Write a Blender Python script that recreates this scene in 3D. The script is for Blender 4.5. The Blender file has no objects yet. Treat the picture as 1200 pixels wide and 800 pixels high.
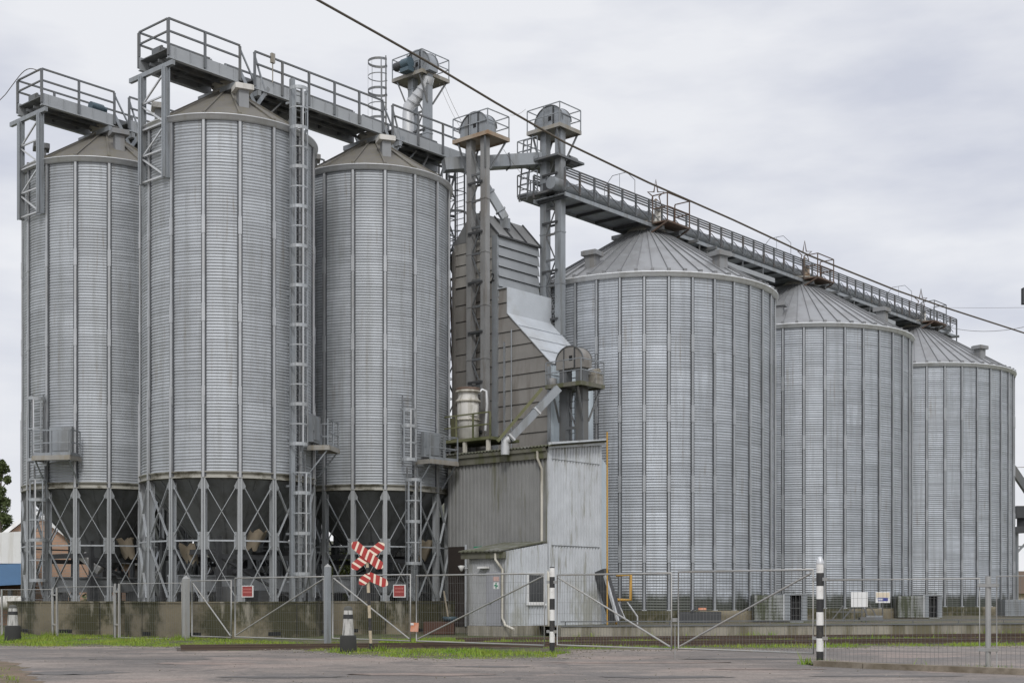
import bpy, bmesh, math, random
from mathutils import Vector as V, Matrix, noise as mnoise
random.seed(7)
SC = bpy.context.scene
COL = SC.collection
PI = math.pi
F, HY, EYE = 1560.0, 699.0, 1.6          # focal length and horizon of the camera in photo pixels, eye height
def AT(px, y, Y): return V(((px-600)/F*Y, Y, EYE+(HY-y)/F*Y))
def ZY(y, Y): return EYE+(HY-y)/F*Y
A = math.radians(49)
U = V((math.cos(A), math.sin(A), 0)); W = V((math.sin(A), -math.cos(A), 0)); Z = V((0, 0, 1))
def ray_t(px, o, d):                      # how far along d from o the line of sight px is met
    k = (px-600)/F
    return (k*o.y-o.x)/(d.x-k*d.y)
def UV(o, a=0, b=0, z=0): return V((o.x, o.y, 0))+U*a+W*b+Z*z

# ------------------------------------------------------------------ mesh builder
class MB:
    def __init__(s): s.v = []; s.f = []; s.sm = []
    def add(s, vs, fs, smooth=False):
        n = len(s.v); s.v += [V(p) for p in vs]
        for f in fs: s.f.append([i+n for i in f]); s.sm.append(smooth)
    def box(s, c, ex, ey, ez):            # centre and three half-extent vectors
        c = V(c); ex = V(ex); ey = V(ey); ez = V(ez)
        if ex.cross(ey).dot(ez) < 0: ex = -ex
        p = [c+ex*i+ey*j+ez*k for k in (-1, 1) for j in (-1, 1) for i in (-1, 1)]
        s.add(p, [(0,2,3,1),(4,5,7,6),(0,1,5,4),(2,6,7,3),(0,4,6,2),(1,3,7,5)])
    def ub(s, o, a0, a1, b0, b1, z0, z1): # box lying along the plant grid U, W
        s.box(UV(o, (a0+a1)/2, (b0+b1)/2, (z0+z1)/2), U*(a1-a0)/2, W*(b1-b0)/2, Z*(z1-z0)/2)
    def xb(s, x0, x1, y0, y1, z0, z1):
        s.box(((x0+x1)/2, (y0+y1)/2, (z0+z1)/2), ((x1-x0)/2,0,0), (0,(y1-y0)/2,0), (0,0,(z1-z0)/2))
    def bar(s, a, b, w=.05, h=None, up=None):
        a = V(a); b = V(b); d = b-a; L = d.length
        if L < 1e-6: return
        d /= L; h = h or w
        up = V(up) if up is not None else (Z if abs(d.z) < .95 else U)
        x = d.cross(up)
        if x.length < 1e-4: x = d.cross(V((1, .2, 0)))
        x.normalize(); y = x.cross(d)
        s.box((a+b)/2, x*w/2, y*h/2, d*L/2)
    def tube(s, pts, r, n=8, closed=False, cap=True):
        pts = [V(p) for p in pts]; m = len(pts); rings = []
        prev = None
        for i, p in enumerate(pts):
            if closed: d = pts[(i+1) % m]-pts[i-1]
            else: d = pts[min(i+1, m-1)]-pts[max(i-1, 0)]
            d.normalize()
            if prev is None:
                x = d.cross(Z if abs(d.z) < .9 else V((1, 0, 0)))
            else:
                x = prev-d*prev.dot(d)
            x.normalize(); prev = x; y = d.cross(x)
            rr = r[i] if isinstance(r, (list, tuple)) else r
            rings.append([p+(x*math.cos(2*PI*k/n)+y*math.sin(2*PI*k/n))*rr for k in range(n)])
        vs = [q for R in rings for q in R]; fs = []
        for i in range(m if closed else m-1):
            for k in range(n):
                j = (i+1) % m
                fs.append((i*n+k, i*n+(k+1) % n, j*n+(k+1) % n, j*n+k))
        s.add(vs, fs, n > 5)
        if cap and not closed:
            s.add(rings[0], [tuple(range(n))[::-1]]); s.add(rings[-1], [tuple(range(n))])
    def lathe(s, prof, n=32, c=(0, 0), smooth=True, ph=0.0, caps=False):
        vs = [V((c[0]+r*math.cos(ph+2*PI*k/n), c[1]+r*math.sin(ph+2*PI*k/n), z)) for r, z in prof for k in range(n)]
        fs = []
        for i in range(len(prof)-1):
            for k in range(n):
                fs.append((i*n+k, i*n+(k+1) % n, (i+1)*n+(k+1) % n, (i+1)*n+k))
        s.add(vs, fs, smooth)
        if caps:
            s.add(vs[:n], [tuple(range(n))[::-1]]); s.add(vs[-n:], [tuple(range(n))])
    def prism(s, poly, d):                # planar polygon (points) pushed along d
        poly = [V(p) for p in poly]; d = V(d); n = len(poly)
        nrm = V((0, 0, 0))
        for i in range(n): nrm += poly[i].cross(poly[(i+1) % n])
        if nrm.dot(d) > 0: poly = poly[::-1]
        q = [p+d for p in poly]
        fs = [tuple(range(n)), tuple(range(2*n-1, n-1, -1))]
        for i in range(n):
            j = (i+1) % n
            fs.append((i, i+n, j+n, j)[::1])
        s.add(poly+q, fs)
    def build(s, name, mat, parent=None, origin=None, smooth=None, mat2=None, m2=()):
        me = bpy.data.meshes.new(name)
        o0 = V(parent_loc(parent)) if parent is not None else (V(origin) if origin is not None else V((0, 0, 0)))
        me.from_pydata([tuple(p-o0) for p in s.v], [], s.f)
        me.polygons.foreach_set('use_smooth', [bool(x) if smooth is None else smooth for x in s.sm])
        me.materials.append(mat)
        if mat2 is not None:
            me.materials.append(mat2)
            for i in m2: me.polygons[i].material_index = 1
        me.update()
        ob = bpy.data.objects.new(name, me); COL.objects.link(ob)
        if parent is not None: ob.parent = parent
        else: ob.location = o0
        return ob
def parent_loc(o):
    p = V(o.location)
    while o.parent is not None: o = o.parent; p = p+V(o.location)
    return p
def empty(name, loc, label, cat, group=None, rz=0):
    o = bpy.data.objects.new(name, None); COL.objects.link(o); o.location = loc; o.rotation_euler.z = rz
    o.empty_display_size = .3
    o['label'] = label; o['category'] = cat
    if group: o['group'] = group
    return o
def tag(o, label, cat, group=None):
    o['label'] = label; o['category'] = cat
    if group: o['group'] = group
    return o
def kids(o): return list(o.children)
def copy_tree(o, parent=None):
    c = o.copy(); COL.objects.link(c)
    if parent is not None: c.parent = parent
    for ch in kids(o): copy_tree(ch, c)
    return c

# ------------------------------------------------------------------ materials
class NT:
    def __init__(s, nt): s.nt = nt
    def n(s, t, **kw):
        nd = s.nt.nodes.new(t)
        for k, v in kw.items():
            if k.startswith('i_'): nd.inputs[k[2:].replace('_', ' ')].default_value = v
            else: setattr(nd, k, v)
        return nd
    def l(s, a, b): s.nt.links.new(a, b)
    def math(s, op, a, b=None, c=None, clamp=False):
        nd = s.nt.nodes.new('ShaderNodeMath'); nd.operation = op; nd.use_clamp = clamp
        for i, x in enumerate((a, b, c)):
            if x is None: continue
            if isinstance(x, (int, float)): nd.inputs[i].default_value = x
            else: s.l(x, nd.inputs[i])
        return nd.outputs[0]
    def mix(s, fac, a, b, mode='MIX'):
        nd = s.nt.nodes.new('ShaderNodeMix'); nd.data_type = 'RGBA'; nd.blend_type = mode
        for i, x in ((0, fac), (6, a), (7, b)):
            if isinstance(x, (int, float)): nd.inputs[i].default_value = x
            elif isinstance(x, tuple): nd.inputs[i].default_value = (*x, 1) if len(x) == 3 else x
            else: s.l(x, nd.inputs[i])
        return nd.outputs[2]
    def ramp(s, fac, lo, hi, a=0.0, b=1.0):
        nd = s.nt.nodes.new('ShaderNodeMapRange'); nd.clamp = True
        s.l(fac, nd.inputs[0])
        nd.inputs[1].default_value = lo; nd.inputs[2].default_value = hi; nd.inputs[3].default_value = a; nd.inputs[4].default_value = b
        return nd.outputs[0]
    def noise(s, co, scale, sc3=(1, 1, 1), detail=4, rough=.6):
        mp = s.nt.nodes.new('ShaderNodeMapping'); s.l(co, mp.inputs[0]); mp.inputs[3].default_value = sc3
        nz = s.nt.nodes.new('ShaderNodeTexNoise'); s.l(mp.outputs[0], nz.inputs['Vector'])
        nz.inputs['Scale'].default_value = scale; nz.inputs['Detail'].default_value = detail; nz.inputs['Roughness'].default_value = rough
        return nz.outputs['Fac']
def new_mat(name):
    m = bpy.data.materials.new(name); m.use_nodes = True
    t = NT(m.node_tree); b = m.node_tree.nodes['Principled BSDF']
    co = t.n('ShaderNodeTexCoord').outputs['Object']
    return m, t, b, co
def mk(name, col, rough=.6, metal=0.0, var=.12, scale=1.5, stain=None, stain_amt=.5, stain_lo=.52, streak=True, fine=.06, bump=0.0, bscale=30, spec=None, sscale=.8, stain2=None):
    """plain surface: tone variation, fine grain, stains that run down in streaks"""
    m, t, b, co = new_mat(name)
    n1 = t.noise(co, scale)
    n2 = t.noise(co, 40, detail=2)
    k = t.math('ADD', t.math('MULTIPLY', t.math('SUBTRACT', n1, .5), var*4), t.math('MULTIPLY', t.math('SUBTRACT', n2, .5), fine*4))
    k = t.math('ADD', k, 1.0)
    c = t.mix(1.0, col, t.n('ShaderNodeCombineColor').outputs[0], 'MULTIPLY')
    cc = c.node.inputs[7].links[0].from_node
    for i in range(3): t.l(k, cc.inputs[i])
    if stain:
        s = t.noise(co, sscale, (3, 3, .35) if streak else (1, 1, 1), detail=6, rough=.65)
        f = t.ramp(s, stain_lo-.035, stain_lo+.085, 0, stain_amt)
        c = t.mix(f, c, stain)
    if stain2:
        c = t.mix(t.ramp(t.noise(co, stain2[1], stain2[3], detail=6, rough=.65), stain2[2], stain2[2]+.10, 0, .8), c, stain2[0])
    t.l(c, b.inputs['Base Color'])
    r = t.ramp(n1, .3, .7, max(.05, rough-.08), min(1, rough+.08)); t.l(r, b.inputs['Roughness'])
    b.inputs['Metallic'].default_value = metal
    if spec is not None: b.inputs['Specular IOR Level'].default_value = spec
    if bump:
        bp = t.n('ShaderNodeBump'); bp.inputs['Strength'].default_value = bump; bp.inputs['Distance'].default_value = .02
        t.l(t.noise(co, bscale, detail=3), bp.inputs['Height']); t.l(bp.outputs[0], b.inputs['Normal'])
    return m
def silo_sheet(name, npan, ringh, col, dirt, zmoss=None, wave=.12, wamt=.2):
    """corrugated galvanised sheets: every sheet its own tone of zinc, rain streaks, algae low down"""
    m, t, b, co = new_mat(name)
    sp = t.n('ShaderNodeSeparateXYZ'); t.l(co, sp.inputs[0])
    ang = t.math('ARCTAN2', sp.outputs[1], sp.outputs[0])
    pi_ = t.math('FLOOR', t.math('MULTIPLY', ang, npan/(2*PI)))
    zi = t.math('FLOOR', t.math('DIVIDE', sp.outputs[2], ringh))
    cb = t.n('ShaderNodeCombineXYZ'); t.l(pi_, cb.inputs[0]); t.l(zi, cb.inputs[1])
    oi = t.n('ShaderNodeObjectInfo'); t.l(oi.outputs['Random'], cb.inputs[2])
    wn = t.n('ShaderNodeTexWhiteNoise', noise_dimensions='3D'); t.l(cb.outputs[0], wn.inputs['Vector'])
    k = t.math('MULTIPLY_ADD', wn.outputs['Value'], .17, .915)
    cb2 = t.n('ShaderNodeCombineXYZ'); t.l(pi_, cb2.inputs[0]); t.l(t.math('FLOOR', t.math('DIVIDE', sp.outputs[2], wave)), cb2.inputs[1]); t.l(oi.outputs['Random'], cb2.inputs[2])
    wn2 = t.n('ShaderNodeTexWhiteNoise', noise_dimensions='3D'); t.l(cb2.outputs[0], wn2.inputs['Vector'])
    k = t.math('MULTIPLY', k, t.math('MULTIPLY_ADD', wn2.outputs['Value'], wamt, 1-wamt*.5))
    n1 = t.noise(co, .35, (1, 1, .6))
    n2 = t.noise(co, 2.2, (1, 1, 6), detail=5)
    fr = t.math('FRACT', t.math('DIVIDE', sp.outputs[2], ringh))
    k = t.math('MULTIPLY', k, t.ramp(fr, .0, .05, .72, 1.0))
    k = t.math('MULTIPLY', k, t.ramp(n1, .3, .7, .92, 1.08))
    k = t.math('MULTIPLY', k, t.ramp(n2, .25, .75, .88, 1.12))
    cc = t.n('ShaderNodeCombineColor')
    for i in range(3): t.l(k, cc.inputs[i])
    c = t.mix(1.0, col, cc.outputs[0], 'MULTIPLY')
    st = t.noise(co, 1.6, (2.2, 2.2, .12), detail=5)
    c = t.mix(t.ramp(st, .50, .64, 0, .5), c, dirt)
    rs = t.noise(co, 3.4, (2.2, 2.2, .07), detail=4)
    up = t.ramp(t.noise(co, .5, (1, 1, 1)), .45, .6)
    c = t.mix(t.math('MULTIPLY', t.ramp(rs, .56, .66, 0, .5), up), c, (.20, .17, .13))
    if zmoss:
        # algae line: ragged, reaches zmoss up the sheet
        nz = t.noise(co, .9, (1.6, 1.6, .5), detail=6)
        h = t.math('SUBTRACT', t.math('MULTIPLY', nz, zmoss[1]*2), t.math('SUBTRACT', sp.outputs[2], zmoss[0]))
        c = t.mix(t.ramp(h, 0, .45, 0, .88), c, zmoss[2])
    t.l(c, b.inputs['Base Color'])
    b.inputs['Metallic'].default_value = .3
    t.l(t.ramp(n2, .3, .7, .45, .58), b.inputs['Roughness'])
    return m
def stripes(name, c1, c2, period, phase=0.0, axis=2, slant=0.0, wear=.5, duty=.5):
    m, t, b, co = new_mat(name)
    sp = t.n('ShaderNodeSeparateXYZ'); t.l(co, sp.inputs[0])
    z = sp.outputs[axis]
    if slant: z = t.math('MULTIPLY_ADD', sp.outputs[2 if axis == 0 else 0], slant, z)
    fr = t.math('FRACT', t.math('MULTIPLY_ADD', z, 1/period, phase+50))
    f = t.math('GREATER_THAN', fr, duty)
    c = t.mix(f, c1, c2)
    s = t.noise(co, 7, detail=6)
    c = t.mix(t.ramp(s, .5, .75, 0, wear), c, (.16, .13, .10))
    t.l(c, b.inputs['Base Color']); b.inputs['Roughness'].default_value = .6
    return m

M = {}
GALV = (.50, .515, .53)
M['sheetL'] = silo_sheet('galvanised_sheet_tall', 16, 1.15, (.395, .415, .435), (.275, .285, .285), None, .118, .13)
M['sheetR'] = silo_sheet('galvanised_sheet_wide', 36, 1.12, (.41, .435, .465), (.29, .305, .32), (1.0, .85, (.04, .045, .026)), .116, .20)
M['rib'] = mk('galvanised_rib', (.46, .47, .48), .45, .5, var=.1, stain=(.30, .29, .27), stain_amt=.4)
M['ribd'] = mk('shaded_rib_flange', (.095, .10, .107), .55, .4)  # shadowed sides of the ribs, painted as a dark flange colour
M['ribR'] = mk('galvanised_rib_dull', (.40, .415, .43), .5, .45, var=.1, stain=(.22, .22, .21), stain_amt=.4)
M['galv'] = mk('galvanised_steel', (.305, .325, .342), .5, .4, var=.1, stain=(.19, .185, .17), stain_amt=.5)
M['galvd'] = mk('galvanised_steel_dull', (.16, .168, .175), .55, .35, var=.12, stain=(.16, .15, .13), stain_amt=.5)
M['galvl'] = mk('galvanised_steel_bright', (.56, .57, .58), .42, .3, var=.08, stain=(.40, .38, .34), stain_amt=.3)
M['galvb'] = mk('galvanised_leg_steel', (.40, .42, .435), .5, .3, var=.1, stain=(.27, .265, .25), stain_amt=.4)
M['lat'] = mk('dark_lattice_steel', (.13, .138, .145), .6, .3, var=.15, stain=(.10, .07, .05), stain_amt=.5, streak=False, sscale=1.2)
M['eave'] = mk('bright_eave_ring', (.74, .755, .77), .45, .15, var=.06, stain=(.5, .49, .46), stain_amt=.4)
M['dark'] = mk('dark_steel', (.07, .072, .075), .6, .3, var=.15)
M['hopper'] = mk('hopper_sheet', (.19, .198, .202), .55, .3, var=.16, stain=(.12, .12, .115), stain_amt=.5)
M['roofL'] = mk('lichened_roof_sheet', (.155, .145, .128), .75, .1, var=.16, stain=(.16, .145, .10), stain_amt=.6, sscale=1.6)
M['roofR'] = mk('galvanised_roof_sheet', (.31, .315, .32), .5, .35, var=.1, stain=(.21, .205, .20), stain_amt=.5, sscale=.9, streak=False)
M['seam'] = mk('roof_seam', (.215, .218, .222), .6, .2)
M['vent'] = mk('vent_sheet', (.265, .27, .275), .6, .2, var=.12, stain=(.22, .2, .17), stain_amt=.5)
M['ring'] = mk('stained_ring_beam', (.33, .32, .28), .6, .2, var=.15, stain=(.075, .065, .04), stain_amt=.85, stain_lo=.51, sscale=1.5, streak=False)
M['conc'] = mk('mossy_concrete', (.195, .168, .115), .9, var=.34, scale=.7, stain=(.036, .036, .012), stain_amt=.9, stain_lo=.465, sscale=.5, streak=False, stain2=((.31, .285, .23), .9, .575, (1.6, 1.6, .5)), bump=.4, bscale=14, fine=.1)
M['concl'] = mk('pale_concrete', (.31, .285, .235), .9, var=.2, stain=(.12, .105, .06), stain_amt=.85, stain_lo=.49, sscale=.35, bump=.3, bscale=14, fine=.1)
M['dry'] = mk('dusty_dryer_sheet', (.25, .238, .22), .7, .15, var=.14, scale=.6, stain=(.17, .15, .13), stain_amt=.6, sscale=.5)
M['dryl'] = mk('pale_dryer_sheet', (.42, .405, .375), .65, .2, var=.12, stain=(.27, .24, .2), stain_amt=.5)
M['louv'] = mk('louvre_sheet', (.33, .345, .355), .5, .35, var=.1)
M['droof'] = mk('dryer_roof_sheet', (.25, .252, .25), .6, .25, var=.18, scale=.7)
M['hood'] = mk('bright_hood_sheet', (.58, .61, .64), .45, .3, var=.1, scale=.9, stain=(.42, .42, .40), stain_amt=.4, sscale=.5, streak=False)
M['bluecl'] = mk('pale_blue_cladding', (.50, .565, .61), .55, .1, var=.06, stain=(.38, .42, .44), stain_amt=.4)
M['clad'] = mk('weathered_grey_cladding', (.25, .25, .242), .75, .05, var=.16, scale=.7, stain=(.12, .118, .07), stain_amt=.7, stain_lo=.55, sscale=.55)
M['cladw'] = mk('pale_painted_cladding', (.53, .55, .57), .6, .05, var=.1, stain=(.25, .245, .20), stain_amt=.75, stain_lo=.575, sscale=1.3, stain2=((.33, .33, .28), .5, .56, (1, 1, .5)))
M['fibre'] = mk('mossy_fibre_cement', (.165, .163, .145), .95, var=.25, scale=2, stain=(.085, .09, .045), stain_amt=.7, stain_lo=.45, streak=False, bump=.5)
M['gut'] = mk('grimy_gutter', (.15, .145, .115), .7, .1, var=.2, stain=(.09, .095, .04), stain_amt=.8)
M['pipe'] = mk('cream_pipe', (.55, .52, .45), .55, var=.12, stain=(.22, .2, .15), stain_amt=.7)
M['white'] = mk('white_paint', (.78, .78, .77), .5, var=.05, stain=(.5, .47, .4), stain_amt=.35)
M['tank'] = mk('off_white_tank', (.62, .60, .56), .5, var=.08, stain=(.25, .23, .16), stain_amt=.65, stain_lo=.55)
M['moss'] = mk('mossy_timber', (.15, .15, .08), .9, var=.2, stain=(.07, .08, .03), stain_amt=.8, streak=False)
M['rust'] = mk('rusty_steel', (.13, .095, .075), .85, .1, var=.2, scale=3, stain=(.12, .065, .04), stain_amt=.7, streak=False)
M['rustl'] = mk('rust_stained_deck', (.36, .30, .235), .8, .1, var=.18, stain=(.27, .15, .07), stain_amt=.7, streak=False)
M['platd'] = mk('platform_steel', (.33, .315, .285), .6, .25, var=.15, stain=(.26, .22, .15), stain_amt=.6)
M['glass'] = mk('dark_glass', (.03, .033, .036), .12, 0, var=.1)
M['black'] = mk('black_opening', (.012, .012, .012), .9)
M['door'] = mk('grey_door_paint', (.33, .335, .36), .55, var=.05, stain=(.25, .25, .25), stain_amt=.4)
M['yellow'] = mk('yellow_paint', (.50, .28, .04), .5, var=.1, stain=(.35, .2, .05), stain_amt=.4)
M['blue'] = mk('blue_motor_paint', (.065, .10, .122), .5, var=.12)
M['cable'] = mk('cable_sheath', (.10, .085, .065), .7, var=.1)
M['beige'] = mk('beige_canvas', (.30, .255, .19), .9, var=.15, stain=(.25, .2, .14), stain_amt=.6, streak=False)
M['beam'] = mk('blue_grey_trough', (.36, .375, .385), .55, .25, var=.1)
M['brick'] = None
M['red'] = mk('red_sign_paint', (.33, .05, .045), .6, var=.2, stain=(.20, .05, .045), stain_amt=.5, streak=False)
M['orange'] = mk('orange_notice', (.72, .28, .16), .6, var=.12, stain=(.7, .5, .4), stain_amt=.6, streak=False)
M['green'] = mk('green_sign_paint', (.03, .28, .15), .5)
M['navy'] = mk('navy_print', (.05, .06, .28), .5)
M['ink'] = mk('dark_print', (.03, .03, .03), .6)
M['pink'] = mk('pinkish_notice', (.62, .42, .38), .6)
M['rail'] = mk('rusty_rail', (.12, .085, .065), .6, .5, var=.15)
M['sleeper'] = mk('oiled_sleeper', (.07, .055, .045), .9, var=.2)
M['fence'] = mk('galvanised_fence_tube', (.36, .36, .35), .5, .35, var=.1, stain=(.36, .33, .28), stain_amt=.5)
M['wire'] = mk('galvanised_mesh_wire', (.17, .17, .165), .6, .3, var=.05)
M['bw'] = stripes('black_white_bands', (.03, .03, .03), (.78, .77, .74), .62, .0, wear=.35)
M['bwp'] = stripes('faded_black_cream_bands', (.03, .03, .03), (.50, .42, .30), .75, .2, wear=.5)
M['xs'] = stripes('red_white_stripes', (.40, .035, .03), (.80, .68, .55), .20, .0, axis=0, slant=.35, wear=.25, duty=.66)
M['barkl'] = mk('tree_bark', (.12, .10, .08), .9, var=.2)
def leafmat(name, c1, c2):
    m, t, b, co = new_mat(name)
    t.l(t.mix(t.ramp(t.noise(co, .9, detail=5), .3, .7), c1, c2), b.inputs['Base Color']); b.inputs['Roughness'].default_value = .6
    b.inputs['Specular IOR Level'].default_value = .25
    return m
M['leaf'] = leafmat('dark_green_leaves', (.065, .09, .035), (.13, .155, .06))
M['leaf2'] = leafmat('yellow_green_leaves', (.16, .17, .03), (.09, .12, .03))
M['grass'] = leafmat('grass_blades', (.14, .28, .022), (.28, .30, .055))
def brickmat():
    m, t, b, co = new_mat('peach_brick')
    mp = t.n('ShaderNodeMapping'); t.l(co, mp.inputs[0]); mp.inputs[2].default_value = (PI/2, 0, 0)
    bt = t.n('ShaderNodeTexBrick'); t.l(mp.outputs[0], bt.inputs[0])
    bt.inputs['Color1'].default_value = (.50, .31, .21, 1); bt.inputs['Color2'].default_value = (.42, .27, .19, 1); bt.inputs['Mortar'].default_value = (.36, .31, .26, 1)
    bt.inputs['Scale'].default_value = 1; bt.inputs['Brick Width'].default_value = .5; bt.inputs['Row Height'].default_value = .16; bt.inputs['Mortar Size'].default_value = .016
    t.l(bt.outputs[0], b.inputs['Base Color']); b.inputs['Roughness'].default_value = .9
    return m
M['brick'] = brickmat()
def asphalt():
    m, t, b, co = new_mat('worn_asphalt')
    n0 = t.noise(co, .16, (1, 1.3, 1), detail=5); n1 = t.noise(co, .42, (.8, 1.2, 1), detail=7, rough=.7); n2 = t.noise(co, 9, detail=4); n3 = t.noise(co, 26, (1, .35, 1), detail=3, rough=.8)
    c = t.mix(t.ramp(n0, .42, .58), (.145, .127, .114), (.228, .193, .168))
    c = t.mix(t.ramp(n1, .51, .57, 0, .75), c, (.125, .112, .102))
    c = t.mix(t.ramp(t.noise(co, .22, (1, 1.8, 1), detail=6), .55, .60, 0, .75), c, (.27, .215, .185))
    k = t.math('ADD', t.ramp(n2, .3, .7, -.22, .22), t.ramp(n3, .3, .7, .78, 1.22))
    k = t.math('ADD', k, t.ramp(t.noise(co, 1.0, (.3, 1.6, 1), detail=6, rough=.7), .3, .7, -.15, .15))
    k = t.math('ADD', k, t.ramp(t.noise(co, 2.2, (.7, 1.4, 1), detail=5), .35, .65, -.12, .12))
    cc = t.n('ShaderNodeCombineColor')
    for i in range(3): t.l(k, cc.inputs[i])
    c = t.mix(1.0, c, cc.outputs[0], 'MULTIPLY')
    # cracks: edges of big cells
    vo = t.n('ShaderNodeTexVoronoi', feature='DISTANCE_TO_EDGE'); 
    mp = t.n('ShaderNodeMapping'); t.l(co, mp.inputs[0])
    ad = t.n('ShaderNodeVectorMath', operation='MULTIPLY_ADD')
    nzv = t.n('ShaderNodeTexNoise'); nzv.inputs['Scale'].default_value = 1.1; nzv.inputs['Detail'].default_value = 6; t.l(mp.outputs[0], nzv.inputs['Vector'])
    t.l(nzv.outputs['Color'], ad.inputs[0]); ad.inputs[1].default_value = (1.2, 1.2, 0); t.l(mp.outputs[0], ad.inputs[2])
    t.l(ad.outputs[0], vo.inputs['Vector']); vo.inputs['Scale'].default_value = .22
    c = t.mix(t.math('MULTIPLY', t.ramp(vo.outputs['Distance'], 0, .014, 1, 0), t.ramp(t.noise(co, .3), .45, .6, 0, .75)), c, (.055, .05, .048))
    t.l(c, b.inputs['Base Color'])
    t.l(t.ramp(n1, .35, .65, .9, .6), b.inputs['Roughness'])
    bp = t.n('ShaderNodeBump'); bp.inputs['Strength'].default_value = .35; bp.inputs['Distance'].default_value = .01
    t.l(t.math('ADD', n3, n2), bp.inputs['Height']); t.l(bp.outputs[0], b.inputs['Normal'])
    return m
def earth():
    m, t, b, co = new_mat('grassy_earth')
    n0 = t.noise(co, .5, (1, 1, 1), detail=6); n1 = t.noise(co, 5, detail=5)
    c = t.mix(t.ramp(n0, .42, .6), (.085, .115, .03), (.115, .09, .062))
    c = t.mix(t.ramp(n1, .35, .7, 0, .6), c, (.06, .065, .03))
    t.l(c, b.inputs['Base Color']); b.inputs['Roughness'].default_value = 1
    bp = t.n('ShaderNodeBump'); bp.inputs['Strength'].default_value = .8; bp.inputs['Distance'].default_value = .05
    t.l(n1, bp.inputs['Height']); t.l(bp.outputs[0], b.inputs['Normal'])
    return m
M['asphalt'] = asphalt(); M['earth'] = earth()
M['ballast'] = mk('brown_ballast', (.125, .105, .078), .95, var=.25, scale=1.2, stain=(.07, .085, .03), stain_amt=.8, stain_lo=.5, streak=False, bump=.8, bscale=25, fine=.2)
M['kerb'] = mk('old_kerb_concrete', (.24, .205, .16), .9, var=.2, stain=(.10, .08, .05), stain_amt=.7, streak=False, bump=.4)

# ------------------------------------------------------------------ camera, sky, sun
cam = bpy.data.cameras.new('camera'); co_ = bpy.data.objects.new('camera', cam); COL.objects.link(co_)
cam.sensor_width = 36; cam.lens = 36*F/1200; cam.shift_y = (HY-400)/1200
co_.location = (0, 0, EYE); co_.rotation_euler = (PI/2, 0, 0); cam.clip_end = 3000
SC.camera = co_
SUN_EL, SUN_AZ = math.radians(42), math.radians(180)      # azimuth from +Y towards +X: straight behind the camera
wd = bpy.data.worlds.new('World'); SC.world = wd; wd.use_nodes = True
t = NT(wd.node_tree); bg = wd.node_tree.nodes['Background']
sky = t.n('ShaderNodeTexSky', sky_type='NISHITA', sun_disc=False)
sky.sun_elevation = SUN_EL; sky.sun_rotation = SUN_AZ; sky.air_density = 1; sky.dust_density = 2
tc = t.n('ShaderNodeTexCoord'); gen = tc.outputs['Generated']
sp = t.n('ShaderNodeSeparateXYZ'); t.l(gen, sp.inputs[0])
cl1 = t.noise(gen, 2.6, (1, 1, 3.2), detail=5, rough=.5)
cl2 = t.noise(gen, 6.5, (1, 1, 3.5), detail=5, rough=.55)
mixn = t.math('ADD', t.math('MULTIPLY', cl1, .7), t.math('MULTIPLY', cl2, .3))
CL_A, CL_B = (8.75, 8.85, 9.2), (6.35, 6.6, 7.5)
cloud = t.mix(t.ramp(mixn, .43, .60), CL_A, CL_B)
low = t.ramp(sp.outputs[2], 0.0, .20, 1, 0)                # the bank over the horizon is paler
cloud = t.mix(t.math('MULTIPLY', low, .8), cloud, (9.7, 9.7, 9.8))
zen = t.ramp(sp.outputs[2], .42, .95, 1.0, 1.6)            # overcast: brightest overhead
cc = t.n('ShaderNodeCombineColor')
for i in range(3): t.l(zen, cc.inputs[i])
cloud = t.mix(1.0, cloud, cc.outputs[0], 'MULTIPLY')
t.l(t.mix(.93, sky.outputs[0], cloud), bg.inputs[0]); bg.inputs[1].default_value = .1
sl = bpy.data.lights.new('sun', 'SUN'); so = bpy.data.objects.new('sun', sl); COL.objects.link(so)
sl.energy = 1.5; sl.angle = math.radians(14); sl.color = (1, .985, .96)
d = V((math.sin(SUN_AZ)*math.cos(SUN_EL), math.cos(SUN_AZ)*math.cos(SUN_EL), math.sin(SUN_EL)))
so.rotation_euler = d.to_track_quat('Z', 'Y').to_euler(); so.location = (-40, -40, 60)
SC.view_settings.view_transform = 'Standard'; SC.view_settings.look = 'None'; SC.view_settings.exposure = 0; SC.view_settings.gamma = 1
# ================================================================== the silos
def toward(c):                                     # unit vectors from a silo to the camera, and to the right of that
    k = V((-c.x, -c.y, 0)).normalized(); return k, V((-k.y, k.x, 0))
def edir(c, psi):
    k, r = toward(c); return k*math.cos(psi)+r*math.sin(psi)
def psi_at(c, R, px):                              # angle round the silo at which its near side shows at px
    lo, hi = math.radians(-88), math.radians(88)
    for _ in range(50):
        m = (lo+hi)/2; p = c+edir(c, m)*R
        if 600+p.x/p.y*F < px: lo = m
        else: hi = m
    return lo
MID = V((-332/F*55, 55, 0)); THIRD = V((-162.6/F*61, 61, 0)); LEFT = V((-476/F*60, 60, 0)); FOURTH = LEFT+(THIRD-MID)
RL, FND, RING0, RING1, EAVE, CAPZ = 3.49, 1.37, 6.20, 6.46, 20.2, 22.2
NR = 16

def frame_box(mb, ang, r0, r1, wd_, z0, z1):       # box standing radially at an angle, local to the silo
    e = V((math.cos(ang), math.sin(ang), 0)); s = V((-e.y, e.x, 0))
    mb.box(e*(r0+r1)/2+Z*(z0+z1)/2, e*(r1-r0)/2, s*wd_/2, Z*(z1-z0)/2)

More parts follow.
